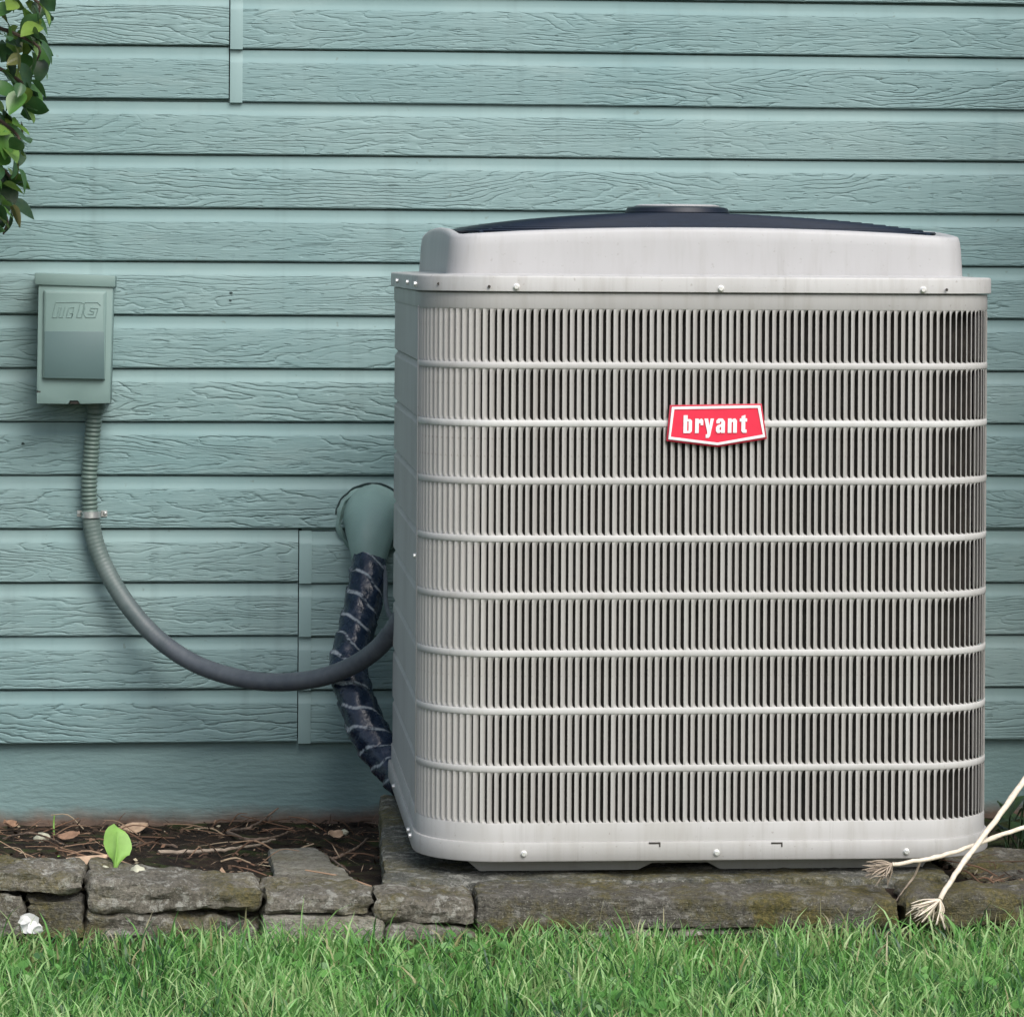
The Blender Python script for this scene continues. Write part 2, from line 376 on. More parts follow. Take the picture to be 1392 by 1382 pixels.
# ------------------------------------------------------------------ house wall
EXPO = (at(30, 1010, 0).z - at(30, 64, 0).z) / -13.0
Z0 = at(30, 1010, -0.016).z                       # bottom edge of the lowest board
XL, XR = -2.6, 3.6
wall = thing('house_wall', 'pale teal lap siding house wall with embossed wood grain boards', 'wall', (0.5, 0.0, -0.05))
def board(x0, x1, zb, amp=1.0):
    n = max(2, int((x1 - x0) / 0.06)); seed = random.uniform(0, 100)
    e = EXPO
    # (y, z, grain): drip edge, flat face, cove, tail that runs up behind the next board
    prof = [(0.004, 0.0055, 0), (-0.0130, 0.0015, 0), (-0.0150, 0.0, 0.2), (-0.0166, 0.0022, 1), (-0.0166, e*0.40, 1), (-0.0164, e*0.728, 1), (-0.0160, e*0.745, 0.1),
            (-0.0146, e*0.768, 0), (-0.0124, e*0.80, 0), (-0.0110, e*0.85, 0), (-0.0106, e*0.92, 0), (-0.0104, e*0.970, 0), (-0.0020, e*0.980, 0), (-0.0020, e*1.03, 0), (0.004, e*1.03, 0)]
    mb = MB(); rr = []; gr = []
    for i in range(n + 1):
        x = x0 + (x1 - x0) * i / n
        w = 0.0011 * n3(x * 2.1, seed) + 0.0004 * n3(x * 13, seed); d = 0.0012 * n3(x * 1.7, seed + 9)
        rr.append([(x, y + d, zb + z + w) for y, z, g in prof]); gr += [g for _, _, g in prof]
    mb.rings(rr, True, True)
    me = mb.mesh('siding_board', M['siding'], sharp=28)
    at_ = me.attributes.new('grain', 'FLOAT', 'POINT'); at_.data.foreach_set('value', gr)
    return link(bpy.data.objects.new('siding_board', me), wall)
XJ1, XJ2 = at(316, 80, 0).x, at(409, 860, 0).x
def joint_cover(x, zb):
    mb = MB(); e = EXPO; w = 0.0115
    prof = [(-0.0150, -0.001), (-0.0178, 0.0), (-0.0180, e*0.735), (-0.0168, e*0.765), (-0.0138, e*0.81), (-0.0118, e*0.86), (-0.0110, e*0.925), (-0.0106, e*0.985)]
    rr = []
    for k, (dx, dn) in enumerate(((-w, 0.003), (-w*0.98, 0.0), (-w*0.80, -0.0004), (w*0.80, -0.0004), (w*0.98, 0.0), (w, 0.003))):
        rr.append([(x + dx, y + dn, zb + z) for y, z in prof])
    mb.rings(rr, False, False)
    mb.build('joint_cover', M['trim'], wall, sharp=40)
for k in range(0, 24):
    zb = Z0 + k * EXPO
    if k in (12, 13):
        board(XL, XJ1 - 0.0065, zb + 0.003); board(XJ1 + 0.0006, XR, zb - 0.0015); joint_cover(XJ1 + 0.007, zb - 0.003)
    elif k in (0, 1, 2, 3):
        board(XL, XJ2 - 0.0062, zb); board(XJ2 + 0.0006, XR, zb - 0.003); joint_cover(XJ2 + 0.007, zb - 0.003)
    else: board(XL, XR, zb)
mb = MB(); mb.box((XL, 0.0046, Z0 - 0.01), (XR, 0.12, Z0 + 24.5 * EXPO)); mb.build('sheathing', M['backing'], wall)
mb = MB(); rr = []
for i in range(131):
    x = XL + (XR - XL) * i / 130
    rr.append([(x, 0.012 + 0.003*n3(x*4, 1), -0.2), (x, 0.006 + 0.004*n3(x*5, 2), -0.03), (x, 0.002 + 0.003*n3(x*4, 3), 0.03), (x, 0.002, Z0 + 0.004), (x, 0.115, Z0 + 0.004), (x, 0.115, -0.2)])
mb.rings(rr, True); mb.build('foundation', M['foundation'], wall, sharp=60)
# small chips and nail marks in the boards
for px, py, r in ((314, 398, 0.003), (313, 408, 0.0025), (31, 603, 0.003)):
    c = at(px, py, -0.0166); mb = MB()
    mb.prism([(r*1.3*math.cos(a)*random.uniform(.5, 1.2), r*math.sin(a)*random.uniform(.4, 1)) for a in [i*0.785 for i in range(8)]], 0.0, 0.0012, lambda a, b, h: (c.x+a, c.y-h, c.z+b))
    mb.build('nail_mark', M['caulk_dark'], wall)

# ------------------------------------------------------------------ air conditioner
YF = -1.25; RC = 0.118
XLs = at(567, 800, YF + RC).x; XRs = at(1343, 700, YF + RC * 0.78).x
CX = (XLs + XRs) / 2; HW = (XRs - XLs) / 2; YB = YF + 0.95; CY = (YF + YB) / 2; HD = (YB - YF) / 2
def ZF(y): return at(960, y, YF).z
z_rt, z_rb, z_bt = ZF(376), ZF(398), ZF(421)
bars_z = [ZF(y) for y in (497.5, 576, 654, 732, 809.5, 887.5, 965.5, 1043.5)]
z_bb, z_br, z_bot = ZF(1117), ZF(1143), ZF(1168)
Z_PAD = z_bot - 0.022
ac = thing('air_conditioner', 'large light grey outdoor air conditioner with vertical louvers and red badge', 'air conditioner', (CX, CY, Z_PAD))
def rrect(off, hw=None, hd=None, rc=None, na=14, nf=1):
    hw = (hw or HW) + off; hd = (hd or HD) + off; rc = (rc if rc is not None else RC) + off
    out = []
    for cx, cy, a0 in ((-1, -1, 180), (1, -1, 270), (1, 1, 0), (-1, 1, 90)):
        for i in range(na + 1):
            a = R(a0 + 90 * i / na)
            out.append((CX + cx*(hw-rc) + rc*math.cos(a), CY + cy*(hd-rc) + rc*math.sin(a), math.cos(a), math.sin(a)))
    return out                              # starts at the left end of the front-left corner, runs along the front
def sweep(mb, prof, closed_prof=True):      # whole perimeter, prof of (offset, z)
    loops = [[(x, y, z) for x, y, *_ in rrect(o)] for o, z in prof]
    n = len(loops[0]); b = [mb.vs(l) for l in loops]; k = len(prof)
    for i in range(k if closed_prof else k - 1):
        i2 = (i + 1) % k
        for j in range(n):
            j2 = (j + 1) % n; mb.face((b[i]+j, b[i]+j2, b[i2]+j2, b[i2]+j))
mb = MB(); sweep(mb, [(-0.004, z_rb + 0.0022), (-0.0005, z_rb + 0.002), (0.0044, z_rb), (0.0054, z_rb + 0.001), (0.0054, z_rt - 0.0030), (0.0046, z_rt - 0.001), (0.0028, z_rt), (-0.035, z_rt + 0.0015), (-0.035, z_rt - 0.004), (-0.004, z_rt - 0.006)])
mb.build('top_rim', M['cab'], ac, sharp=40)
mb = MB(); sweep(mb, [(-0.003, z_bt), (-0.0006, z_bt), (0.0, z_bt + 0.0012), (0.0, z_rb - 0.0016), (-0.003, z_rb - 0.0016)]); mb.build('top_band', M['cab'], ac, sharp=50)
mb = MB(); sweep(mb, [(-0.003, z_br), (0.0, z_br), (0.0, z_bb - 0.0012), (-0.0006, z_bb), (-0.003, z_bb)]); mb.build('bottom_band', M['cab'], ac, sharp=50)
mb = MB(); sweep(mb, [(-0.004, z_bot), (0.0040, z_bot), (0.0052, z_bot + 0.0015), (0.0052, z_br - 0.003), (0.0040, z_br + 0.0006), (0.0008, z_br + 0.0012), (-0.004, z_br - 0.001)])
mb.build('bottom_rim', M['cab'], ac, sharp=40)
mb = MB(); mb.vs([(x, y, z_bot + 0.004) for x, y, *_ in rrect(-0.0035)]); mb.face(range(len(mb.v))); mb.build('bottom_plate', M['base'], ac)
# lid deck under the shroud
mb = MB(); mb.vs([(x, y, z_rt - 0.002) for x, y, *_ in rrect(-0.03)]); mb.face(range(len(mb.v))); mb.build('deck', M['cab'], ac)

# perimeter by arc length from the left seam, round the front, to the end of the right corner
LA = RC * math.pi / 2; LF = 2 * (HW - RC)
def peri(s):
    if s < LA:
        a = math.pi + s / RC; cx = CX - HW + RC
    elif s > LA + LF:
        a = 1.5 * math.pi + (s - LA - LF) / RC; cx = CX + HW - RC
    else:
        return Vector((CX - HW + RC + s - LA, CY - HD, 0)), Vector((0, -1, 0)), Vector((1, 0, 0))
    cy = CY - HD + RC; n = Vector((math.cos(a), math.sin(a), 0))
    return Vector((cx, cy, 0)) + n * RC, n, Vector((-math.sin(a), math.cos(a), 0))
TOT = 2 * LA + LF; S0, S1 = 0.004, TOT - 0.006
NSL = int(round((S1 - S0) / 0.01068)); PIT = (S1 - S0) / NSL
BH = 0.0046
wins = []; top = z_bt
for bz in bars_z: wins.append((bz + BH, top)); top = bz - BH
wins.append((z_bb, top))
def slat_ring(f, z):
    L = lambda a, b: a + (b - a) * f
    p = PIT; n0 = -0.0010
    pts = [(0.0001, L(n0, -0.0001)), (L(p*.3, .0020), L(n0, -0.0001)), (L(p*.45, .0030), L(n0, -0.0010)), (L(p*.7, .0054), L(n0, -0.0036)), (L(p - .0001, .0071), L(n0, -0.0066)),
           (L(p - .0002, .0065), L(n0 - .0008, -0.0071)), (L(p*.6, .0042), L(n0 - .0008, -0.0040)), (L(p*.3, .0018), L(n0 - .0008, -0.0012)), (0.0004, L(n0 - .0008, -0.0012))]
    return [(t, -n, z) for t, n in pts]                 # local: x tangent, -y outward
rr = []
for zb, zt in reversed(wins):
    for dz, f in ((-0.003, 0), (0.0001, 0.04), (0.0014, 0.55), (0.0032, 0.9), (0.0065, 1.0)): rr.append(slat_ring(f, zb + dz))
    for dz, f in ((-0.0110, 1.0), (-0.0060, 0.86), (-0.0024, 0.55), (-0.0001, 0.04), (0.003, 0)): rr.append(slat_ring(f, zt + dz))
mb = MB(); mb.rings(rr, True); slat_me = mb.mesh('slat', M['slat'], sharp=50)
for i in range(NSL):
    P, n, t = peri(S0 + (i + 0.5) * PIT)
    P = P - t * (PIT / 2)
    o = bpy.data.objects.new('slat', slat_me)
    o.matrix_basis = Matrix(((t.x, -n.x, 0, P.x), (t.y, -n.y, 0, P.y), (0, 0, 1, 0), (0, 0, 0, 1))) @ Matrix.Rotation(R(random.gauss(0, 2.0) + (random.choice((-5, 5)) if random.random() < .06 else 0)), 4, 'Z')
    link(o, ac)
for bz in bars_z:
    mb = MB(); rr = []
    ss = [0.0] + [LA * k / 14 for k in range(1, 15)] + [LA + LF * k / 6 for k in range(1, 7)] + [LA + LF + LA * k / 14 for k in range(1, 15)]
    for s in ss:
        P, n, t = peri(s)
        rr.append([(P.x + n.x*o, P.y + n.y*o, bz + dz) for o, dz in ((-0.0016, -BH), (0.0, -BH + .0001), (0.0004, -BH + .0006), (0.0004, BH - .0006), (0.0, BH - .0001), (-0.0016, BH))])
    mb.rings(rr, True); mb.build('louver_bar', M['bar'], ac, sharp=40)
# plain panels on the other sides, creased at the bar heights
def side_panel(pts, name='side_panel'):
    mb = MB(); prof = [(-0.002, z_bb - 0.004)]
    for bz in reversed(bars_z): prof += [(-0.002, bz - 0.010), (-0.0075, bz - 0.002), (-0.0015, bz + 0.003)]
    prof += [(-0.002, z_bt + 0.004)]
    rr = [[(x + nx*o, y + ny*o, z) for o, z in prof] for x, y, nx, ny in pts]
    mb.rings(rr, False, False); mb.build(name, M['side'], ac, sharp=25)
full = rrect(0.0); na = 15
ysl = [CY - HD + RC + 0.004, CY, CY + HD - RC]
side_panel([(CX - HW, y, -1, 0) for y in ysl] + full[3*na:4*na][::-1])
side_panel([(CX + HW, y, 1, 0) for y in ysl] + full[2*na:3*na])
side_panel([(CX - HW + RC, CY + HD, 0, 1), (CX + HW - RC, CY + HD, 0, 1)], 'back_panel')
for sx in (-1, 1):                               # folded seam at the end of the louver sheet
    mb = MB(); y = CY - HD + RC + 0.001; x = CX + sx * HW
    mb.box((x - 0.0016, y - 0.0035, z_bb - 0.003), (x + 0.0016, y + 0.0035, z_bt + 0.003)); mb.build('seam_strip', M['cab'], ac, bevel=0.001)
mb = MB(); loops = [[(x, y, z) for x, y, *_ in rrect(-0.024)] for z in (z_bb - 0.01, z_bt + 0.01)]; mb.rings(loops, True); mb.build('coil', M['coil'], ac)
# screws
scr = MB(); scr.lathe([(0.0052, -0.001), (0.0052, 0.0004), (0.0040, 0.0006), (0.0040, 0.0036), (0.0030, 0.0044)], (0, 0, 0), 10, 'Y'); scr_me = scr.mesh('screw', M['screw'], sharp=30)
def screw(x, y, z, ang=0.0, sc=1.0):
    o = bpy.data.objects.new('screw', scr_me); o.location = (x, y, z); o.rotation_euler = (0, 0, ang); o.scale = (sc, sc, sc); link(o, ac)
for px, py in ((702, 390), (980, 392.5), (1255, 394)): p = at(px, py, YF - 0.0054); screw(p.x, YF - 0.0054, p.z)
for px, py in ((712, 1160), (974, 1158.5), (1232, 1157)): p = at(px, py, YF - 0.0052); screw(p.x, YF - 0.0052, p.z)
for s, z in ((0.012, z_rt - 0.014), ):
    P, n, t = peri(s); screw(P.x + n.x*.0054, P.y + n.y*.0054, z, -math.pi/2 + s / RC)
for y in (YF + 0.30, YF + 0.60): screw(CX - HW - 0.0054, y, z_rt - 0.013, -math.pi/2)
for y in (YF + RC + .02, YF + RC + .07): screw(CX - HW - 0.0052, y, z_br - 0.011, -math.pi/2)
screw(CX - HW - 0.0052, YF + 0.62, z_br - 0.011, -math.pi/2); screw(CX - HW - 0.001, YF + RC + 0.012, ZF(765), -math.pi/2)
# spare holes in the rim and tab slots in the bottom rim
for px, py in ((582, 388), (665, 389.5), (1287, 394)):
    if px < 600: P, n, t = peri(LA * 0.45); q = P + n * 0.0055; q.z = z_rt - 0.013
    else: q = at(px, py, YF - 0.0055)
    mb = MB(); mb.lathe([(0.0022, -0.001), (0.0022, 0.0006)], (q.x, q.y, q.z), 10, 'Y'); mb.build('spare_hole', M['coil'], ac)
for px in (890, 1056):
    p = at(px, 1147, YF - 0.0052); mb = MB(); y0 = p.y - 0.0006; y1 = p.y + 0.002
    mb.box((p.x - .0085, y0, p.z + .0005), (p.x + .0085, y1, p.z + .0028)); mb.box((p.x + .0065, y0, p.z - .004), (p.x + .0085, y1, p.z + .0004)); mb.build('tab_slot', M['coil'], ac)
# base pan between cabinet and pad
mb = MB()
xa, xb = at(655, 1180, YF).x, at(1262, 1180, YF).x
poly = [(xa - .03, z_bot + .003), (xb + .02, z_bot + .003), (xb - .0, Z_PAD), (at(985, 1180, YF).x, Z_PAD), (at(968, 1180, YF).x, Z_PAD + .010), (at(892, 1180, YF).x, Z_PAD + .010), (at(872, 1180, YF).x, Z_PAD), (xa, Z_PAD)]
mb.prism(poly, YF + 0.045, YF + 0.78, lambda a, b, h: (a, h, b)); mb.build('base_pan', M['base'], ac, bevel=0.001)

# raised shroud on the lid
SW, SD2 = (at(1302, 372, YF + .12).x - at(575, 372, YF + .66).x) / 2, 0.385
SX = (at(1302, 372, YF + .12).x + at(575, 372, YF + .66).x) / 2
SYc = YF + 0.045 + SD2
def shroud_loop(inset, zf, rc):
    out = []; hw, hd = SW - inset, SD2 - inset
    for cx, cy, a0 in ((-1, -1, 180), (1, -1, 270), (1, 1, 0), (-1, 1, 90)):
        for i in range(11):
            a = R(a0 + 9 * i); out.append((SX + cx*(hw-rc) + rc*math.cos(a), SYc + cy*(hd-rc) + rc*math.sin(a)))
        nxt = {(-1,-1): (1,-1), (1,-1): (1,1), (1,1): (-1,1), (-1,1): (-1,-1)}[(cx, cy)]
        a = R(a0 + 90); p0 = out[-1]; p1 = (SX + nxt[0]*(hw-rc) + rc*math.cos(a), SYc + nxt[1]*(hd-rc) + rc*math.sin(a))
        for k in range(1, 12): out.append((p0[0] + (p1[0]-p0[0])*k/12, p0[1] + (p1[1]-p0[1])*k/12))
    res = []
    for x, y in out:
        u, v = (x - SX) / SW, (y - SYc) / SD2
        arch = 1 - min(abs(u), abs(v))**2.2               # sides bow up between the corners
        res.append((x, y, zf(arch)))
    return res
zs0 = z_rt - 0.001; ztop_c = at(1275, 324, YF + .08).z; ztop_m = at(930, 309, YF + .05).z
zt = lambda arch: ztop_c + (ztop_m - ztop_c) * arch
mb = MB(); loops = []
loops.append(shroud_loop(-0.0025, lambda a: zs0, 0.050)); loops.append(shroud_loop(-0.002, lambda a: zs0 + 0.0025, 0.050))
loops.append(shroud_loop(0.0, lambda a: zs0 + 0.0035, 0.048))
for k, ins in ((0.35, 0.0012), (0.7, 0.0025), (0.9, 0.0042)): loops.append(shroud_loop(ins, (lambda kk: lambda a: zs0 + (zt(a) - zs0) * kk)(k), 0.046))
loops.append(shroud_loop(0.0065, lambda a: zt(a) - 0.0014, 0.044)); loops.append(shroud_loop(0.0105, lambda a: zt(a), 0.041)); loops.append(shroud_loop(0.018, lambda a: zt(a) - 0.001, 0.036)); loops.append(shroud_loop(0.026, lambda a: zt(a) - 0.006, 0.032)); loops.append(shroud_loop(0.030, lambda a: zs0 + 0.01, 0.03))
mb.rings(loops, False); mb.build('top_shroud', M['shroud'], ac, sharp=50)
# dark fan guard: concentric wires on radial ribs over a dark well
gz0 = ztop_c + 0.007; gz1 = at(925, 290, SYc).z; GR = SW - 0.024
def gz(r): u = r / GR; return gz1 - (gz1 - gz0) * (0.75 * u**1.5 + 0.25 * u**6)
def gshape(r, a):                                     # rounded-square rings
    q = 2 + 6 * (r / GR)**2; e = 1 / (abs(math.cos(a))**q + abs(math.sin(a))**q)**(1/q)
    return SX + r * e * math.cos(a), SYc + r * e * math.sin(a)
mb = MB()
for k in range(20):
    r = 0.07 + (GR - 0.07) * k / 19; wr = 0.0024
    rr = []
    for j in range(56):
        a = 2 * math.pi * j / 56; x, y = gshape(r, a); ux, uy = math.cos(a), math.sin(a); z = gz(r)
        rr.append([(x + ux*wr, y + uy*wr, z), (x, y, z + wr), (x - ux*wr, y - uy*wr, z), (x, y, z - wr)])
    mb.rings(rr + [rr[0]], False)
gd = mb.build('fan_guard', M['guard'], ac, sharp=80)
for k in range(12):
    a = 2 * math.pi * (k + 0.5) / 12; mb = MB(); pts = []
    for i in range(9):
        r = 0.06 + (GR - 0.055) * i / 8; x, y = gshape(r, a); pts.append((x, y, gz(r) - 0.003))
    mb.tube(pts, 0.004, 6); mb.build('guard_rib', M['guard'], gd)
mb = MB(); rr = []
for i in range(9):
    r = 0.02 + (GR - 0.02) * i / 8
    rr.append([(*gshape(r, 2*math.pi*j/48), gz(r) - 0.008 - 0.0 * r) for j in range(48)])
mb.rings(rr, False); mb.build('fan_well', M['guard'], ac)
cz0, cz1 = gz1 - 0.002, at(922, 281, SYc).z
mb = MB(); mb.lathe([(0.06, -0.006), (0.0815, 0.0005), (0.0835, 0.003), (0.080, (cz1-cz0)*0.8), (0.068, cz1-cz0)], (SX + 0.002, SYc, cz0), 40); capo = mb.build('motor_cap', M['cap'], ac, sharp=30)
mb = MB(); mb.lathe([(0.067, -0.0006), (0.067, 0.0012), (0.060, 0.003), (0.02, 0.0038)], (SX + 0.002, SYc, cz1), 40); mb.build('cap_sheen_disc', M['shroud'], capo, sharp=30)  # pale disc stands in for sky sheen on the cap's top edge

# badge
def BP(px, py, h=0.0): p = at(px, py, YF - 0.004); return Vector((p.x, YF - 0.004 - h, p.z))
bpoly = [(913, 553), (1033, 551), (1040, 594), (975, 605), (908, 597)]
cxb, cyb = 974, 577
def grow(poly, d): return [(x + d * (1 if x > cxb + 20 else -1 if x < cxb - 20 else 0), y + d * (1 if y > cyb else -1)) for x, y in poly]
mb = MB(); mb.prism(grow(bpoly, 2.4), -0.004, 0.0015, lambda a, b, h: BP(a, b, h)); plate = mb.build('badge', M['badge_edge'], ac, bevel=0.0006)
mb = MB(); n = 5
o_ = [BP(a, b, 0.0034) for a, b in bpoly]; i_ = [BP(a, b, 0.0034) for a, b in grow(bpoly, -3.4)]; ob = [BP(a, b, 0.0012) for a, b in bpoly]; ib = [BP(a, b, 0.0012) for a, b in grow(bpoly, -3.4)]
b = [mb.vs(l) for l in (ob, o_, i_, ib)]
for k in range(4):
    k2 = (k + 1) % 4
    for j in range(n): mb.face((b[k]+j, b[k]+(j+1) % n, b[k2]+(j+1) % n, b[k2]+j))
mb.build('badge_border', M['badge_white'], plate, bevel=0.0004)
mb = MB(); mb.prism(grow(bpoly, -3.2), 0.0, 0.0022, lambda a, b, h: BP(a, b, h)); mb.build('badge_face', M['badge_red'], plate)
# letters drawn as outlines on a small grid: x to the right, y up, unit = photo pixels from the lettering base line
ST = 5.0
GLY = [   # (x offset, polygons)
 (928.5, [[(0,0),(9,0),(11.5,2),(11.5,14),(9.5,16),(5.5,16),(5.5,20.5),(0,20.5)]], [[(5.0,2.5),(7,2.5),(7,13.5),(5.0,13.5)]]),
 (944.3, [[(0,0),(5,0),(5,11),(7.5,11.5),(7.5,9),(11,9),(11,14.5),(9,16.5),(6.5,16),(5,14.5),(5,16.5),(0,16.5)]], []),
 (956.8, [[(4.0,-1.0),(5.2,-1.0),(2.6,-1.2),(2.6,-5.6),(6,-5.6),(8.4,-3),(13,16.5),(8.2,16.5),(6.9,6.5),(5.0,16.5),(0,16.5)]], []),
 (972.8, [[(0,2),(2,0),(5,0),(7,1.6),(7,0),(12,0),(12,13),(9,16.5),(3,16.5),(0.4,14),(0.4,11),(5,11),(5.3,13),(7,13),(7,10.3),(2,8.6),(0,6.5)]], [[(4.8,3.5),(6.9,3.2),(6.9,7),(5.4,6.6),(4.8,5.6)]]),
 (988.8, [[(0,0),(5,0),(5,12.5),(7.2,12.5),(7.2,0),(12.3,0),(12.3,14),(10,16.5),(7.5,16.3),(5,14.6),(5,16.5),(0,16.5)]], []),
 (1004.8, [[(2.4,2),(4.5,0),(9.6,0),(9.6,3.6),(7.6,3.8),(7.6,12.8),(10,12.8),(10,16.5),(7.6,16.5),(7.6,20.5),(2.4,19),(2.4,16.5),(0,16.5),(0,12.8),(2.4,12.8)]], []),
]
GLY[2][1][0][:] = [(2.2,-5.6),(6,-5.6),(8.0,-3.6),(13,16.5),(8.4,16.5),(6.9,8.0),(5.0,16.5),(0,16.5),(4.4,0.4),(4.0,-1.6),(2.2,-1.6)]
def letter_mesh(polys, holes, fn, h0, h1, name, mat, parent):
    bm = bmesh.new()
    for loop in polys + holes:
        vs = [bm.verts.new((a, b, 0)) for a, b in loop]
        for i in range(len(vs)): bm.edges.new((vs[i], vs[(i+1) % len(vs)]))
    bmesh.ops.triangle_fill(bm, use_beauty=True, edges=bm.edges[:], normal=(0, 0, 1))
    ext = bmesh.ops.extrude_face_region(bm, geom=bm.faces[:])
    for v in [g for g in ext['geom'] if isinstance(g, bmesh.types.BMVert)]: v.co.z = 1
    for v in bm.verts: v.co = fn(v.co.x, v.co.y, h0 + (h1 - h0) * v.co.z)
    bmesh.ops.recalc_face_normals(bm, faces=bm.faces)
    me = bpy.data.meshes.new(name); bm.to_mesh(me); bm.free(); me.materials.append(mat)
    return link(bpy.data.objects.new(name, me), parent)
for x0, polys, holes in GLY:
    letter_mesh(polys, holes, (lambda xx: lambda a, b, h: BP(xx + a + (0.02*b), 588.2 - b * 1.18 + (xx + a - 975) * -0.006, h))(x0), 0.0015, 0.0036, 'letter', M['badge_white'], plate)

# ------------------------------------------------------------------ disconnect box on the wall
YBX = -0.105
bx = thing('disconnect_box', 'teal painted electrical disconnect box with rain hood screwed to siding', 'electrical box', at(102, 548, -0.06))
def Q(px, py, Y): return at(px, py, Y)
def fquad(mb, c, Y0, Y1, **k): mb.prism([(p[0], p[1]) for p in c], Y0, Y1, lambda a, b, h: (at(a, b, YBX).x, h, at(a, b, YBX).z))
mb = MB(); fquad(mb, [(53, 388), (154, 389), (150, 547), (50, 548)], YBX + 0.004, -0.008); mb.build('box_body', M['boxpaint'], bx, bevel=0.0012)
mb = MB(); fquad(mb, [(52.5, 387), (153.5, 388), (149.5, 533), (150.3, 548), (109, 549), (106, 544.5), (95, 544.5), (93, 549), (50, 548.5), (50, 534), (54, 532), (50, 530)], YBX - 0.003, YBX + 0.003); cover = mb.build('cover', M['boxpaint'], bx, bevel=0.0008)
mb = MB(); fquad(mb, [(47.5, 371), (157, 375), (156.5, 390.5), (47.5, 387)], YBX - 0.007, -0.008); mb.build('rain_hood', M['boxpaint'], bx, bevel=0.0015)
mb = MB()
o_ = [(60, 394), (145, 396), (143, 516), (58, 514)]; i_ = [(63, 398), (141, 399.5), (140.5, 513), (62, 511.5)]
def ring_at(c, Y): return [(at(a, b, YBX).x, Y, at(a, b, YBX).z) for a, b in c]
mb.rings([ring_at(o_, YBX - 0.002), ring_at(o_, YBX - 0.0085), ring_at(i_, YBX - 0.0115)], False)
nn = len(mb.v); mb.face((nn-4, nn-3, nn-2, nn-1)); pan = mb.build('raised_panel', M['boxpaint'], cover, bevel=0.0012)
mb = MB(); fquad(mb, [(61, 450), (142, 450.5), (141.8, 515), (60.3, 513.5)], YBX - 0.0122, YBX - 0.0090); mb.build('label_plate', M['boxlabel'], cover, bevel=0.0006)
E = lambda a, b: (30 + a / 6.907, 360 + b / 6.907)
EMB = [[(286,492),(320,350),(552,350),(515,492),(560,492),(590,365),(556,352)],
       [(286,492),(330,492),(352,400),(372,400),(350,492),(385,492),(405,395)],
       [(490,395),(440,405),(418,490),(470,492),(480,455),(452,450)], [(490,395),(470,492)],
       [(592,352),(710,352),(740,380)], [(592,395),(580,450),(600,492),(690,492),(716,410),(650,405),(640,430),(680,440),(668,462),(620,460)]]
for pl in EMB:
    mb = MB(); pts = []
    for k in range(len(pl) - 1):
        for u in (0.0, 0.5): pts.append((pl[k][0] + (pl[k+1][0]-pl[k][0])*u, pl[k][1] + (pl[k+1][1]-pl[k][1])*u))
    pts.append(pl[-1])
    P3 = [at(*E(a, b), YBX) for a, b in pts]
    mb.tube([(p.x, YBX - 0.0115, p.z) for p in P3], 0.0011, 6); mb.build('embossed_letter', M['boxpaint'], cover)
p = at(53, 532, YBX); mb = MB(); mb.box((p.x - .004, YBX - .0036, p.z - .0012), (p.x + .003, YBX - .0022, p.z + .0008)); mb.build('cover_notch', M['coil'], bx)
p = at(101, 546.5, YBX); mb = MB(); mb.box((p.x - .008, YBX + .0002, p.z - .003), (p.x + .008, YBX + .002, p.z + .003)); mb.build('hasp', M['coil'], bx)

# ------------------------------------------------------------------ conduit
cpx = [(130, 546, -.055), (127, 575, -.052), (123.5, 620, -.046), (121, 660, -.042), (122.5, 700, -.040), (131, 742, -.044), (150, 785, -.055), (178, 828, -.075), (215, 868, -.10), (262, 900, -.135), (315, 919, -.18), (372, 927, -.23), (430, 922, -.29), (478, 905, -.34), (512, 882, -.385), (534, 856, -.42), (552, 828, -.45)]
cp = [at(*q) for q in cpx]
full_path = spline(cp, 420)
iS = min(range(len(full_path)), key=lambda i: abs(full_path[i].z - at(122, 702, -.04).z) + (0 if i < 150 else 9))
cond = thing('electrical_conduit', 'flexible conduit looping from wall box down to air conditioner', 'conduit', tuple(full_path[iS]))
def rib(path, pitch, r, amp, sharp_):
    d = 0; rad = []
    for i, p in enumerate(path):
        if i: d += (p - path[i-1]).length
        rad.append(r + amp * (abs(math.sin(math.pi * d / pitch)) ** sharp_ - 0.5))
    return rad
up = spline([cp[0], cp[1], cp[2], cp[3], cp[4]], 150)
mb = MB(); mb.tube(up, rib(up, 0.0078, 0.0136, 0.0030, 0.8), 16); mb.build('ribbed_section', M['conduit_teal'], cond, sharp=60)
low = [p for p in full_path if p.z < at(122, 694, -.04).z or p.x > 0]
mb = MB(); mb.tube(low, rib(low, 0.0075, 0.0158, 0.0008, 1.0), 18); mb.build('smooth_section', M['conduit_grey'], cond, sharp=80)
c0 = at(130, 549, -.055); mb = MB(); mb.lathe([(0.019, 0.004), (0.019, -0.008), (0.0165, -0.009), (0.0165, -0.016)], c0, 16); mb.build('connector', M['conduit_teal'], cond, sharp=30)
st = thing('pipe_strap', 'small galvanized two-hole strap holding conduit against siding', 'pipe strap', at(124, 700, -.018))
mb = MB(); c = at(124, 699, -.04); prof = []
pts2 = [(-.026, -.0175), (-.0172, -.0178)] + [(-.0172 * math.cos(R(a)), -.040 - .0178 * math.sin(R(a))) for a in range(0, 181, 20)] + [(.0172, -.0178), (.028, -.0175)]
rr = [[(c.x + a, y, c.z - .0055), (c.x + a, y, c.z + .0055), (c.x + a, y - .0014, c.z + .0055), (c.x + a, y - .0014, c.z - .0055)] for a, y in pts2]
mb.rings(rr, True); mb.build('band', M['zinc'], st, sharp=40)
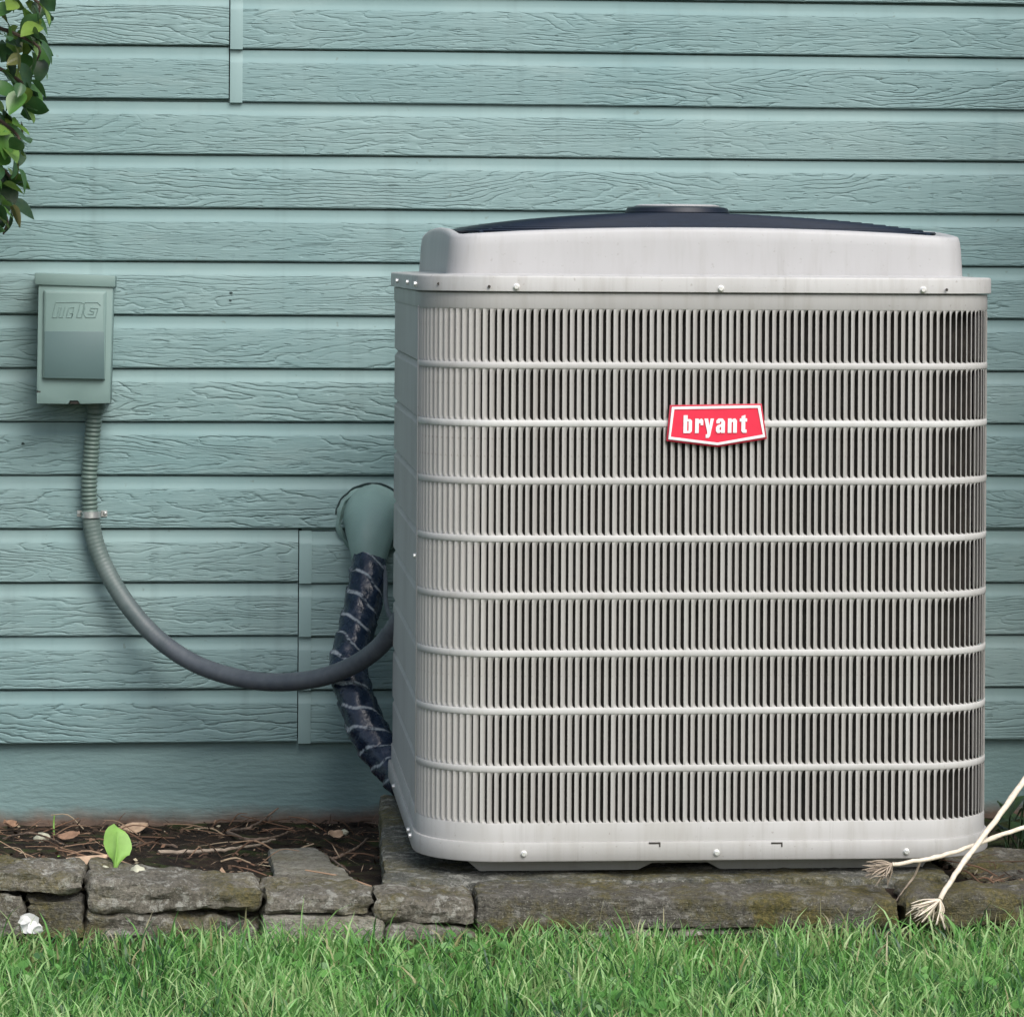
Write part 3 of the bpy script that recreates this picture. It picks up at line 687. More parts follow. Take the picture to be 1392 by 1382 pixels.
for dx in (-.0225, .024):
    mb = MB(); mb.lathe([(0.0034, 0), (0.0034, 0.0012), (0.002, 0.0022)], (c.x + dx, -.0188, c.z), 10, 'Y'); mb.build('screw_head', M['zinc'], st, sharp=30)

# ------------------------------------------------------------------ refrigerant line and its wall cover
cv = thing('pipe_wall_cover', 'round teal painted pipe cover caulked onto siding behind the unit', 'pipe cover', at(505, 715, -.02))
pth = [at(508, 700, -.012), at(506, 704, -.03), at(504, 712, -.055), at(503, 726, -.080), at(502, 742, -.095), at(502, 757, -.104), at(502, 768, -.108)]
pth = spline(pth, 24)
rad = np.interp(np.linspace(0, 1, 25), [0, .08, .3, .5, .72, .88, 1], [.057, .0555, .050, .043, .036, .031, .028])
mb = MB(); mb.tube(pth, list(rad), 28, True, lambda i, a, r: r * (1 + 0.06 * n3(math.cos(a)*2, math.sin(a)*2, i*0.15) + 0.03 * n3(math.cos(a)*6, math.sin(a)*6, i*0.5))); mb.build('cover_shell', M['caulk'], cv, sharp=80)
cc = at(506, 708, -.017); mb = MB(); rr = []
for j in range(40):
    a = 2*math.pi*j/40; r = 0.0605 + 0.004 * n3(math.cos(a)*3, math.sin(a)*3, 4); u = Vector((math.cos(a), 0, math.sin(a) * 1.0)); w = 0.0052 + 0.004 * n3(a*3, 7)
    p = cc + u * r
    rr.append([p + u*w, p + Vector((0, -w*1.2, 0)), p - u*w, p + Vector((0, .006, 0))])
mb.rings(rr + [rr[0]], False); mb.build('caulk_bead', M['caulk'], cv, sharp=60)
mb = MB(); rr = []
for j in range(22):
    a = R(40 + 130 * j / 21); r = 0.0685 + 0.004 * n3(math.cos(a)*3, math.sin(a)*3, 4) + 0.0012 * n3(a*9, 2); u = Vector((math.cos(a), 0, math.sin(a))); w = 0.0016 + 0.0012 * n3(a*6, 1)
    p = cc + u * r + Vector((0, .0004, 0)); rr.append([p + u*w, p + Vector((0, -.0012, 0)), p - u*w, p + Vector((0, .004, 0))])
mb.rings(rr, True); mb.build('open_joint', M['caulk_dark'], cv)

ln = thing('refrigerant_line', 'thick pipe bundle wrapped in black tape running into the unit', 'pipe', at(540, 1045, -.36))
lp = [at(502, 758, -.104), at(500, 785, -.13), at(492, 825, -.165), at(483, 862, -.20), at(474, 896, -.235), at(476, 924, -.265), at(487, 958, -.295), at(503, 998, -.325), at(526, 1032, -.36), at(556, 1064, -.42)]
NP = 300; lp = spline(lp, NP); NS = 36; rr = []; seam = []
up_ = Vector((0, 0, 1)); d = 0.0; up = Vector((1, 0, 0))
mb = MB()
for i, p in enumerate(lp):
    if i: d += (p - lp[i-1]).length
    t = (lp[min(i+1, NP)] - lp[max(i-1, 0)]).normalized(); up = (up - t * up.dot(t)).normalized(); w = t.cross(up); ring = []
    base = 0.0312 + 0.0035 * n3(d * 9, 3) - 0.004 * max(0, 1 - d / 0.03)
    for j in range(NS):
        a = 2*math.pi*j/NS
        ph = d / 0.046 + 3 * a / (2*math.pi) + 0.30 * n3(d*12, math.cos(a)*1.2, math.sin(a)*1.2)
        fr = ph % 1.0
        step = 0.0042 * (1 - fr) if fr > 0.06 else 0.0042 * fr / 0.06
        wr = 0.0014 * n3(d*60, math.cos(a)*3, math.sin(a)*3) + 0.0022 * n3(d*22 + 5, math.cos(a)*2, math.sin(a)*2)
        q = base + step + wr
        ring.append(p + (up * math.cos(a) + w * math.sin(a)) * q)
        seam.append(max(0.0, 1 - min(fr, abs(fr - 1)) / 0.17))
    rr.append(ring)
mb.rings(rr, True); me = mb.mesh('tape_wrap', M['tape'], sharp=80)
a_ = me.attributes.new('seam', 'FLOAT', 'POINT'); a_.data.foreach_set('value', seam[:len(me.vertices)])
link(bpy.data.objects.new('tape_wrap', me), ln)
wr_ = [at(522, 770, -.13), at(524, 790, -.16), at(524, 812, -.20), at(529, 835, -.26), at(545, 858, -.36)]
mb = MB(); mb.tube(spline(wr_, 30), 0.0042, 8); o = mb.build('control_wire', M['conduit_grey']); tag(o, 'thin grey control wire hanging beside the black wrapped pipe', 'wire')

# ------------------------------------------------------------------ concrete pad, edging stones, pavers
def rock(name, mat, corners, z0, z1, parent=None, seed=0.0, rough=0.006, sub=5, bev=0.006, chop=0.0):
    # corners: four (x, y) footprint points, z1 may be a list of four top heights
    zt_ = z1 if isinstance(z1, (list, tuple)) else [z1]*4
    bm = bmesh.new()
    lo = [bm.verts.new((x, y, z0)) for x, y in corners]; hi = [bm.verts.new((x, y, z)) for (x, y), z in zip(corners, zt_)]
    bm.faces.new(lo[::-1]); bm.faces.new(hi)
    for i in range(4): bm.faces.new((lo[i], lo[(i+1) % 4], hi[(i+1) % 4], hi[i]))
    bmesh.ops.bevel(bm, geom=bm.edges[:], offset=bev, segments=2, profile=0.6, affect='EDGES')
    for _ in range(sub):
        ed = [e for e in bm.edges if e.calc_length() > 0.011]
        if not ed: break
        bmesh.ops.subdivide_edges(bm, edges=ed, cuts=1, use_grid_fill=True)
        if len(bm.verts) > 9000: break
    bmesh.ops.triangulate(bm, faces=[f for f in bm.faces if len(f.verts) > 4])
    bm.normal_update()
    mv = {}
    for v in bm.verts:
        c = v.co; s = seed
        dsp = rough * (1.0 * noise.noise((c.x*9 + s, c.y*9, c.z*14)) + 0.8 * noise.noise((c.x*24 + s, c.y*24, c.z*80)) + 0.6 * noise.noise((c.x*60, c.y*60 + s, c.z*150)))
        mv[v] = c + v.normal * dsp
    for v, c in mv.items(): v.co = c
    me = bpy.data.meshes.new(name); bm.to_mesh(me); bm.free(); me.materials.append(mat)
    me.polygons.foreach_set('use_smooth', [True]*len(me.polygons)); me.set_sharp_from_angle(angle=R(50))
    return link(bpy.data.objects.new(name, me), parent)
xp0 = at(520, 1200, YF - .02).x
pad = rock('concrete_pad', M['concrete'], [(xp0, -1.285), (at(1290, 1200, -1.27).x, -1.275), (at(1290, 1200, -1.27).x + .02, -0.44), (xp0 + .035, -0.46)], -0.07, Z_PAD - 0.0015, None, 3.0, 0.004, 7, 0.008)
tag(pad, 'mossy weathered concrete pad under the air conditioner', 'concrete pad')

edging = thing('stone_edging', 'low mossy dry-laid stone border between soil bed and lawn', 'edging', (0.2, -1.2, 0.0))
def stone(pa, pb, Ya, Yb, ha, hb, depth, mat, seed, rough=0.0095, da=0.0):
    # pa, pb: photo pixels of the two ends of the front top edge; Ya, Yb their depth; ha/hb: heights in metres
    a = at(*pa, Ya); b = at(*pb, Yb)
    rock('stone', mat, [(a.x, a.y), (b.x, b.y), (b.x + da, b.y + depth), (a.x + da, a.y + depth)], min(a.z - ha, b.z - hb) - (0.03 if pa[1] > 1226 else 0.0), [a.z, b.z, b.z + .004, a.z + .004], edging, seed, rough, 7, 0.010)
stone((-150, 1176), (113, 1190), -1.385, -1.40, .030, .026, .12, M['stone'], 1.0)
stone((118, 1192), (354, 1214), -1.40, -1.405, .033, .028, .14, M['stone'], 2.0)
stone((358, 1214), (503, 1219), -1.405, -1.40, .026, .026, .11, M['stone'], 5.0)
stone((507, 1217), (643, 1224), -1.40, -1.40, .032, .030, .095, M['stone'], 6.0)
stone((648, 1217), (1222, 1222), -1.40, -1.405, .040, .042, .10, M['stone_dark'], 7.0, 0.005)
stone((1230, 1218), (1560, 1212), -1.405, -1.40, .045, .045, .10, M['stone_dark'], 8.0)
stone((-480, 1168), (-155, 1176), -1.38, -1.385, .032, .03, .12, M['stone'], 41.0)
stone((-860, 1164), (-486, 1168), -1.38, -1.38, .032, .03, .12, M['stone'], 42.0)
stone((-1500, 1160), (-866, 1164), -1.38, -1.38, .032, .03, .12, M['stone'], 47.0)
stone((-640, 1208), (-166, 1210), -1.385, -1.39, .07, .07, .11, M['stone'], 43.0)
stone((-1100, 1205), (-646, 1208), -1.385, -1.385, .07, .07, .11, M['stone'], 44.0)
stone((-1500, 1205), (-1106, 1206), -1.385, -1.385, .07, .07, .11, M['stone'], 48.0)
stone((1566, 1212), (1980, 1212), -1.40, -1.40, .07, .07, .10, M['stone_dark'], 45.0)
stone((1986, 1212), (2560, 1212), -1.40, -1.40, .07, .07, .10, M['stone_dark'], 46.0)
# lower course, with a third layer showing on the left
stone((-160, 1210), (30, 1219), -1.39, -1.40, .06, .06, .10, M['stone'], 11.0)
stone((33, 1220), (114, 1225), -1.40, -1.398, .06, .06, .10, M['stone_dark'], 15.0)
stone((118, 1236), (356, 1252), -1.396, -1.400, .03, .03, .11, M['stone'], 12.0)
stone((355, 1243), (522, 1251), -1.412, -1.408, .030, .030, .11, M['stone_pale'], 13.0, 0.004)
stone((526, 1255), (646, 1262), -1.405, -1.408, .03, .03, .10, M['stone'], 14.0)
stone((650, 1260), (1240, 1264), -1.395, -1.40, .03, .03, .10, M['stone'], 16.0)
# flat slabs
def slab_pt(px, py):
    d = ROT @ Vector(((px - PX) / F, (PY - py) / F, -1.0)); best = None
    for i in range(300):
        Y = -1.35 + 1.3 * i / 299; p = CAM + d * ((Y - CAM.y) / d.y); e = abs(p.z - soil_z(p.x, p.y) - 0.020)
        if best is None or e < best[0]: best = (e, p)
    return best[1]
a, b, c, d = slab_pt(366, 1153), slab_pt(430, 1151), slab_pt(496, 1206), slab_pt(376, 1204)
pv = rock('paver', M['stone_pale'], [(d.x, d.y), (c.x, c.y), (b.x, b.y), (a.x, a.y)], -0.07, [d.z, c.z, b.z, a.z], None, 21.0, 0.004, 6, 0.006)
tag(pv, 'flat pale stone paver lying across the soil bed', 'paver')
q0, q1 = at(1300, 1168, -1.0), at(1560, 1166, -1.0)
sb = rock('stone_slab', M['stone_dark'], [(q0.x, -1.20), (q1.x, -1.20), (q1.x, -0.82), (q0.x, -0.82)], -0.07, at(1350, 1172, -.95).z, None, 31.0, 0.007, 6, 0.01)
tag(sb, 'dark mossy stone slab between the concrete pad and the house wall', 'stone slab')

# ------------------------------------------------------------------ litter on the soil
def tube_thing(name, label, cat, pts, r0, r1, mat, group=None, n=7, jit=0.0):
    P = spline(pts, max(10, 6 * len(pts))); k = len(P)
    P = [p + Vector((random.gauss(0, jit), random.gauss(0, jit), random.gauss(0, jit))) for p in P]
    mb = MB(); mb.tube(P, [r0 + (r1 - r0) * i / (k - 1) for i in range(k)], n); o = mb.build(name, mat)
    return tag(o, label, cat, group)
def on(px, py, Y, dz=0.004):
    p = at(px, py, Y); p.z = soil_z(p.x, p.y) + dz; return p
def soil_hit(px, py, dz=0.004):                    # where the sight line through a photo pixel meets the soil
    d = ROT @ Vector(((px - PX) / F, (PY - py) / F, -1.0))
    best = None
    for i in range(200):
        Y = -1.32 + 1.31 * i / 199; p = CAM + d * ((Y - CAM.y) / d.y)
        e = abs(p.z - soil_z(p.x, p.y) - dz)
        if best is None or e < best[0]: best = (e, p)
    return best[1]
SH = soil_hit
tube_thing('twig', 'long pale twig lying across dark soil toward the flat paver', 'twig', [SH(215, 1158, .005), SH(262, 1157, .008), SH(305, 1154, .010), SH(345, 1149, .010), SH(372, 1140, .014)], .0034, .002, M['twig_pale'], jit=.0006)
tube_thing('twig', 'brown branching twig leaning up against the foundation', 'twig', [SH(310, 1130, .004), SH(340, 1124, .012), at(360, 1112, -.05), at(378, 1098, -.02)], .0032, .0014, M['twig'], jit=.0006)
tube_thing('twig', 'curved reddish twig lying beside the concrete pad', 'twig', [SH(452, 1168, .004), SH(470, 1160, .012), SH(488, 1150, .016), SH(500, 1138, .010)], .003, .0016, M['twig'], jit=.0006)
tube_thing('twig', 'thin forked twig on soil between paver and concrete pad', 'twig', [SH(440, 1160, .006), SH(458, 1172, .012), SH(476, 1186, .008)], .0022, .0012, M['twig'], jit=.0005)
tube_thing('twig', 'crooked brown twig behind the flat paver', 'twig', [SH(310, 1132, .004), SH(335, 1140, .010), SH(365, 1139, .012), SH(395, 1130, .010)], .0034, .0018, M['twig'], jit=.0007)
tube_thing('twig', 'short dark twig near the wall behind the seedling', 'twig', [SH(240, 1150, .004), SH(200, 1145, .008), SH(178, 1150, .006)], .0024, .0015, M['twig'], jit=.0005)
tube_thing('twig', 'thin bowed twig among dead leaves by the wall foot', 'twig', [SH(5, 1140, .004), SH(40, 1132, .012), SH(70, 1140, .008), SH(92, 1150, .004)], .0022, .0012, M['twig'], jit=.0005)
def curl_leaf(name, label, cat, c, L, Wd, mat, rz, tilt, seed):
    mb = MB(); n = 8; rr = []
    for i in range(n + 1):
        u = i / n; w = Wd * math.sin(math.pi * (0.06 + 0.88 * u)) ** 0.8
        ring = []
        for j in range(5):
            v = (j / 4 - .5) * 2
            ring.append((L * (u - .5), w * v * .5, .25 * Wd * v * v + .10 * L * (u - .5)**2 * 4 + .2 * Wd * n3(u*3, v*2, seed)))
        rr.append(ring)
    mb.rings(rr, False, False); o = mb.build(name, mat, sharp=180); so_ = o.modifiers.new('thickness', 'SOLIDIFY'); so_.thickness = 0.0008
    o.location = c; o.rotation_euler = (tilt, random.uniform(-.2, .2), rz); return tag(o, label, cat)
curl_leaf('wood_chip', 'long tan chip of bark lying behind the stone edging', 'wood chip', SH(118, 1173, .008), .062, .022, M['chip'], .1, .5, 1)
curl_leaf('dead_leaf', 'pale orange dead leaf against the wall behind the seedling', 'dead leaf', SH(182, 1128, .010), .05, .025, M['chip'], .3, .6, 2)
curl_leaf('dead_leaf', 'dark red curled dead leaf at the wall foot', 'dead leaf', SH(12, 1122, .010), .035, .022, M['dryleaf'], .9, .5, 3)
curl_leaf('dead_leaf', 'brown folded dead leaf beside the thin weed stem', 'dead leaf', SH(95, 1138, .008), .04, .02, M['dryleaf'], -.3, .6, 4)
curl_leaf('dead_leaf', 'tan curled dead leaf near the concrete pad', 'dead leaf', SH(455, 1136, .008), .03, .02, M['chip'], .5, .6, 5)
def pebble(label, c, s, seed, mat='pebble'):
    bm = bmesh.new(); bmesh.ops.create_icosphere(bm, subdivisions=3, radius=1)
    for v in bm.verts:
        k = 1 + .35 * noise.noise(v.co * 1.3 + Vector((seed, 0, 0))) + .12 * noise.noise(v.co * 4 + Vector((0, seed, 0)))
        v.co = Vector((v.co.x * s[0] * k, v.co.y * s[1] * k, v.co.z * s[2] * k))
    me = bpy.data.meshes.new('pebble'); bm.to_mesh(me); bm.free(); me.materials.append(M[mat]); me.polygons.foreach_set('use_smooth', [True]*len(me.polygons))
    o = bpy.data.objects.new('pebble', me); o.location = c; C.objects.link(o); return tag(o, label, 'pebble')
p = at(186, 1185, -1.31); pebble('rounded cream pebble beside the seedling stem', p, (.011, .010, .010), 1)
p = SH(57, 1138, .006); pebble('angular pale pebble among dead leaves at the wall foot', p, (.013, .009, .010), 2)
p = at(140, 1183, -1.29); pebble('yellowish pebble against the tan bark chip', p, (.012, .008, .007), 3)
p = SH(468, 1131, .006); pebble('small white pebble near the wall by the concrete pad', p, (.007, .006, .005), 4)

# uncountable flakes and crumbs
def flakes(name, N, pick, smin, smax, mat, kind='stuff', flat=0.5):
    V = np.zeros((N, 4, 3)); T = np.zeros((N, 4))
    for i in range(N):
        x, y = pick(); z = soil_z(x, y) + random.uniform(0.0, 0.007)
        s = random.uniform(smin, smax) * (0.6 + 0.4 * random.random()); l = s * (random.uniform(1, 2.6) if random.random() < .6 else random.uniform(3, 7)); s *= 1 if l < 3 * s else .35
        a = random.uniform(0, 6.28); ti = random.gauss(0, flat); tj = random.gauss(0, flat)
        u = np.array([math.cos(a) * l, math.sin(a) * l, ti * l]); v = np.array([-math.sin(a) * s, math.cos(a) * s, tj * s])
        c = np.array([x, y, z + abs(ti) * l * .5 + abs(tj) * s * .5])
        V[i] = [c - u * .5, c + v * .5 + u * .1 * random.random(), c + u * .5, c - v * .5 - u * .1]
        T[i] = random.random() ** 1.5
    me = bpy.data.meshes.new(name); me.from_pydata(V.reshape(-1, 3).tolist(), [], [(4*i, 4*i+1, 4*i+2, 4*i+3) for i in range(N)])
    a_ = me.attributes.new('tint', 'FLOAT', 'POINT'); a_.data.foreach_set('value', T.ravel()); me.materials.append(mat)
    o = bpy.data.objects.new(name, me); C.objects.link(o); return o
def pick_bed():
    x = random.uniform(-.75, .38) if random.random() < .8 else random.uniform(1.15, 1.24)
    y0 = edge_y(x) + .12
    return x, -0.03 + (y0 + .03) * random.random() ** 1.4
tag(flakes('leaf_litter', 4200, pick_bed, .002, .010, M['litter'], flat=0.28), 'crumbled dead leaves and bark crumbs scattered over the dark soil', 'leaf litter', kind='stuff')

mb = MB(); tw = []                                   # tangle of hair-thin twigs and dry stems
for k in range(150):
    x, y = pick_bed(); a = random.uniform(-.7, .7) + (math.pi if random.random() < .5 else 0); L = random.uniform(.02, .11); z = soil_z(x, y)
    if at(366, 1160, y).x < x < at(500, 1160, y).x and y < -.75: continue
    p0 = Vector((x, y, z + .002)); p2 = Vector((x + L*math.cos(a), min(-.02, y + .6*L*math.sin(a)), 0)); p2.z = soil_z(p2.x, p2.y) + random.uniform(.002, .028); p1 = p0.lerp(p2, .5) + Vector((random.gauss(0, .006), 0, random.uniform(0, .014)))
    r = random.uniform(.0007, .0018); n0 = len(mb.v); mb.tube(spline([p0, p1, p2], 6), [r]*4 + [r*.7]*3, 5); tw += [min(1, random.uniform(.35, 1.0))] * (len(mb.v) - n0)
me = mb.mesh('twig_tangle', M['litter'], sharp=80); a_ = me.attributes.new('tint', 'FLOAT', 'POINT'); a_.data.foreach_set('value', tw[:len(me.vertices)])
o = bpy.data.objects.new('twig_tangle', me); C.objects.link(o); tag(o, 'tangle of thin dry stems and twigs strewn over the soil bed', 'twigs', kind='stuff')

# ------------------------------------------------------------------ seedling, weed, blossom
sg = thing('seedling', 'single bright green seedling leaf standing behind the stone edging', 'seedling', at(156, 1186, -1.29))
def leaf_sheet(fn, n=14, k=6):
    mb = MB(); rr = []
    for i in range(n + 1): rr.append([fn(i / n, (j / k - .5) * 2) for j in range(k + 1)])
    mb.rings(rr, False, False); return mb
def sfn(u, v):
    ys_ = 1122 + (1186 - 1122) * u
    c = np.interp(u, [0, .35, .7, 1], [158, 160, 160, 155]); hw = np.interp(u, [0, .04, .12, .25, .42, .58, .68, .75, .82, 1], [3, 9, 14.5, 18, 19.5, 16, 10, 5.5, 3.6, 2.4])
    p = at(c + hw * v, ys_ + (3 * v if u < .6 else 0), -1.29 + .02 * (1 - u) + .0025 * v * v + .002 * math.sin(5 * u + 2 * v))
    return p
leaf_sheet(sfn).build('leaf_blade', M['seedling'], sg, sharp=180)
mb = MB(); mb.tube(spline([at(155, 1200, -1.285), at(156, 1178, -1.29), at(159, 1150, -1.286), at(159, 1130, -1.28)], 12), [.0024 - .00012*i for i in range(13)], 7); mb.build('leaf_stem', M['seedling'], sg)
tube_thing('weed_stem', 'thin pale green bent weed stem growing at the wall foot', 'weed', [SH(80, 1164, 0), at(79, 1150, -.2), at(74, 1138, -.2), at(73, 1118, -.19), at(74, 1108, -.19)], .0026, .0012, M['seedling'])
bl = thing('fallen_blossom', 'white fallen blossom lying on the grass by the edging', 'blossom', at(42, 1262, -1.45))
for k, (px, py, sx, sz) in enumerate(((40, 1252, .013, .012), (36, 1258, .010, .010), (46, 1260, .010, .008), (33, 1250, .008, .006), (52, 1263, .007, .006))):
    c = at(px, py, -1.45 - .004 * k); mb = MB(); rr = []
    for i in range(6):
        r = i / 5; rr.append([(c.x + sx*r*math.cos(a)*(1 + .2*math.sin(3*a + k)), c.y - .006*r*r*math.cos(a + k), c.z + sz*r*math.sin(a)) for a in [2*math.pi*j/12 for j in range(12)]])
    mb.rings(rr, False); mb.build('petal', M['petal'], bl, sharp=180)

# ------------------------------------------------------------------ dry uprooted stalks on the right
def stalk(label, pts, r0, r1, ends, parent_loc):
    t = thing('dry_stalk', label, 'dry stalk', parent_loc)
    P = spline(pts, 26); k = len(P)
    P = [p + Vector((random.gauss(0, .0005), 0, random.gauss(0, .0005))) for p in P]
    mb = MB(); mb.tube(P, [r0 + (r1 - r0) * i / (k - 1) + (.0006 if i % 9 == 0 else 0) for i in range(k)], 9); mb.build('stem', M['straw'], t, sharp=80)
    mb = MB(); e = P[-1]
    for (px, py) in ends * 3:
        q = at(px + random.uniform(-5, 5), py + random.uniform(-6, 5), e.y + CAM.y * 0 + random.uniform(-.03, .03))
        m = e.lerp(q, .5) + Vector((random.gauss(0, .003), random.gauss(0, .004), random.gauss(0, .003)))
        mb.tube(spline([P[-2], e, m, q], 9), [.0019, .0018, .0017, .0016, .0015, .0013, .0012, .001, .0008, .0004], 5)
    mb.build('frayed_root', M['straw'] if r0 > .004 else M['twig_pale'], t, sharp=80)
stalk('thick cream dry stalk crossing over the other with frayed root near grass', [at(1420, 1015, -1.20), at(1392, 1061, -1.26), at(1345, 1125, -1.34), at(1305, 1178, -1.40), at(1277, 1222, -1.43)], .0046, .0036,
      [(1236, 1238), (1242, 1236), (1246, 1244), (1248, 1250), (1254, 1252), (1258, 1246), (1262, 1254), (1268, 1248), (1272, 1256), (1278, 1252), (1282, 1258), (1281, 1240), (1252, 1240), (1240, 1232)], at(1277, 1250, -1.43))
stalk('slender cream dry stalk lying low against the unit with brown frayed root', [at(1430, 1112, -1.28), at(1392, 1124, -1.31), at(1335, 1144, -1.34), at(1290, 1160, -1.36), at(1250, 1169, -1.37), at(1213, 1175, -1.38)], .0034, .003,
      [(1180, 1172), (1176, 1180), (1178, 1188), (1184, 1194), (1190, 1200), (1196, 1196), (1200, 1190), (1206, 1202), (1186, 1178), (1182, 1184), (1192, 1188), (1178, 1176), (1204, 1194), (1175, 1190)], at(1200, 1200, -1.38))
tube_thing('twig', 'thin pale twig hanging from the slender dry stalk to the stones', 'twig', [at(1251, 1171, -1.37), at(1243, 1190, -1.36), at(1234, 1202, -1.36), at(1217, 1226, -1.36)], .0018, .0012, M['twig_pale'])

# ------------------------------------------------------------------ leafy plants
def leaf_mesh(name, mat, L, Wd, fold=.25, droop=.25):
    mb = MB(); rr = []; n = 6
    for i in range(n + 1):
        u = i / n; w = Wd * .5 * (math.sin(math.pi * u ** .8) ** .8 if 0 < u < 1 else 0.02)
        z = -droop * L * u * u
        rr.append([(u*L, -w, z + fold*w), (u*L, -w*.5, z + fold*w*.4), (u*L, 0, z), (u*L, w*.5, z + fold*w*.4), (u*L, w, z + fold*w)])
    mb.rings(rr, False, False); return mb.mesh(name, mat, sharp=180)
LM = [leaf_mesh('leaf', M['leaf'], .048, .034), leaf_mesh('leaf', M['leaf'], .042, .030, .35, .1), leaf_mesh('leaf', M['leaf'], .054, .034, .15, .35)]
shrub = thing('climbing_shrub', 'glossy green leafy shrub hanging down beside the siding', 'shrub', (at(-190, 1150, -.45).x, -.45, -.05))
def sil(y): return float(np.interp(y, [-200, 0, 25, 60, 90, 115, 135, 160, 185, 210, 232, 262, 285, 300, 312], [60, 66, 70, 66, 72, 60, 50, 40, 38, 48, 34, 24, 26, 16, 5]))
base = Vector((at(-190, 1150, -.45).x, -.45, -.07)); top = at(-120, -60, -.5)
mb = MB(); P = spline([base, at(-200, 800, -.45), at(-175, 400, -.47), at(-140, 150, -.5), top], 30); mb.tube(P, [.018 - .0003*i for i in range(31)], 9); mb.build('trunk', M['bark'], shrub, sharp=80)
stems = []
for k in range(7):
    y0 = [-120, -60, 0, 60, 120, 180, 230][k]; s0 = P[min(30, int(30 - k * 1.6))]
    e = at(sil(y0 + 60) - 18, y0 + 60, random.uniform(-.66, -.5)); m = s0.lerp(e, .5) + Vector((0, 0, .03))
    q = spline([s0, m, e, e + Vector((.0, 0, -.035))], 14); stems.append(q); mb = MB(); mb.tube(q, [.005 - .00025*i for i in range(15)], 6); mb.build('branch', M['bark'], shrub)
cnt = 0
while cnt < 290:
    y = random.uniform(-90, 310)
    x = sil(y) - 9 - abs(random.gauss(0, 34)) if cnt < 235 else random.uniform(-160, 10)
    if y > 250 and x < -60: continue
    p = at(x, y, random.uniform(-.68, -.46))
    o = bpy.data.objects.new('leaf', random.choice(LM))
    az = random.gauss(-.9, 1.2); el = random.gauss(-.55, .45)
    s = random.uniform(.65, 1.08)
    o.matrix_basis = Matrix.Translation(p) @ Matrix.Rotation(az, 4, 'Z') @ Matrix.Rotation(-el, 4, 'Y') @ Matrix.Rotation(random.gauss(.9 * math.copysign(1, az), .5) * .7, 4, 'X') @ Matrix.Scale(s, 4)
    link(o, shrub); cnt += 1
g = np.random.default_rng(15); V = []; Fc = []         # the rest of the crown, left of the picture
while len(Fc) < 1500:
    px, py = g.normal(-210, 75), g.uniform(-260, 330) + g.normal(0, 60); c = np.array(at(px, py, g.uniform(-.75, -.12)))
    if px > -30 or c[1] > -.03: continue
    a = g.normal(0, 1, 3); a /= np.linalg.norm(a); b_ = np.cross(a, g.normal(0, 1, 3)); b_ /= np.linalg.norm(b_); L = g.uniform(.016, .028); n = len(V)
    V += [c - a*L, c - a*L*.2 + b_*L*.6, c + a*L, c - a*L*.2 - b_*L*.6]; Fc.append((n, n+1, n+2, n+3))
me = bpy.data.meshes.new('crown'); me.from_pydata([tuple(v) for v in V], [], Fc); me.materials.append(M['leaf'])
tag(link(bpy.data.objects.new('crown', me), shrub), kind='stuff')
WLM = leaf_mesh('leaf', M['weedleaf'], .05, .04, .2, .3)
wd = thing('broadleaf_weed', 'dark green broadleaf weed in the gap between unit and wall', 'weed', (at(1385, 1150, -.6).x, -.6, -.03))
for k in range(16):
    px, py = random.uniform(1350, 1440), random.uniform(1078, 1150); p = at(px, py, random.uniform(-.75, -.45))
    r0 = Vector((at(1390, 1150, -.6).x + random.uniform(-.03, .03), -.6, -.04))
    mb = MB(); mb.tube(spline([r0, r0.lerp(p, .6) + Vector((0, 0, .02)), p], 8), .0015, 5); mb.build('stem', M['weedleaf'], wd)
    o = bpy.data.objects.new('leaf', WLM); o.matrix_basis = Matrix.Translation(p) @ Matrix.Rotation(random.uniform(-3, 0), 4, 'Z') @ Matrix.Rotation(random.uniform(-.2, .9), 4, 'Y') @ Matrix.Rotation(random.gauss(0, .5), 4, 'X') @ Matrix.Scale(random.uniform(.6, 1), 4)
    link(o, wd)

bush = thing('shade_bush', 'unseen leafy bush added off to the right to shade the wall', 'bush', (2.15, -.75, -.05))  # out of view, added so its shade darkens the right end of the wall
mb = MB(); mb.tube(spline([(2.15, -.75, -.08), (2.12, -.72, .5), (2.2, -.75, 1.2), (2.15, -.7, 1.9)], 16), [.035 - .0016*i for i in range(17)], 9); mb.build('trunk', M['bark'], bush, sharp=80)
g = np.random.default_rng(5); NL = 5200; V = []; Fc = []
while len(Fc) < NL:
    q = g.normal(0, 1, 3); q /= np.linalg.norm(q); r = g.random() ** .4
    c = np.array([2.2, -.72, 1.15]) + q * r * np.array([.50, .62, 1.15]) * (1 + .18 * n3(q[0]*2.5, q[1]*2.5, q[2]*2.5))
    if c[2] < .02 or c[1] > -.03 or c[0] < 1.72: continue
    a = g.normal(0, 1, 3); a /= np.linalg.norm(a); b_ = np.cross(a, g.normal(0, 1, 3)); b_ /= np.linalg.norm(b_); L = g.uniform(.03, .06); n = len(V)
    V += [c - a*L, c + b_*L*.55, c + a*L, c - b_*L*.55]; Fc.append((n, n+1, n+2, n+3))
me = bpy.data.meshes.new('crown'); me.from_pydata([tuple(v) for v in V], [], Fc); me.materials.append(M['leaf'])
o = link(bpy.data.objects.new('crown', me), bush); tag(o, kind='stuff')

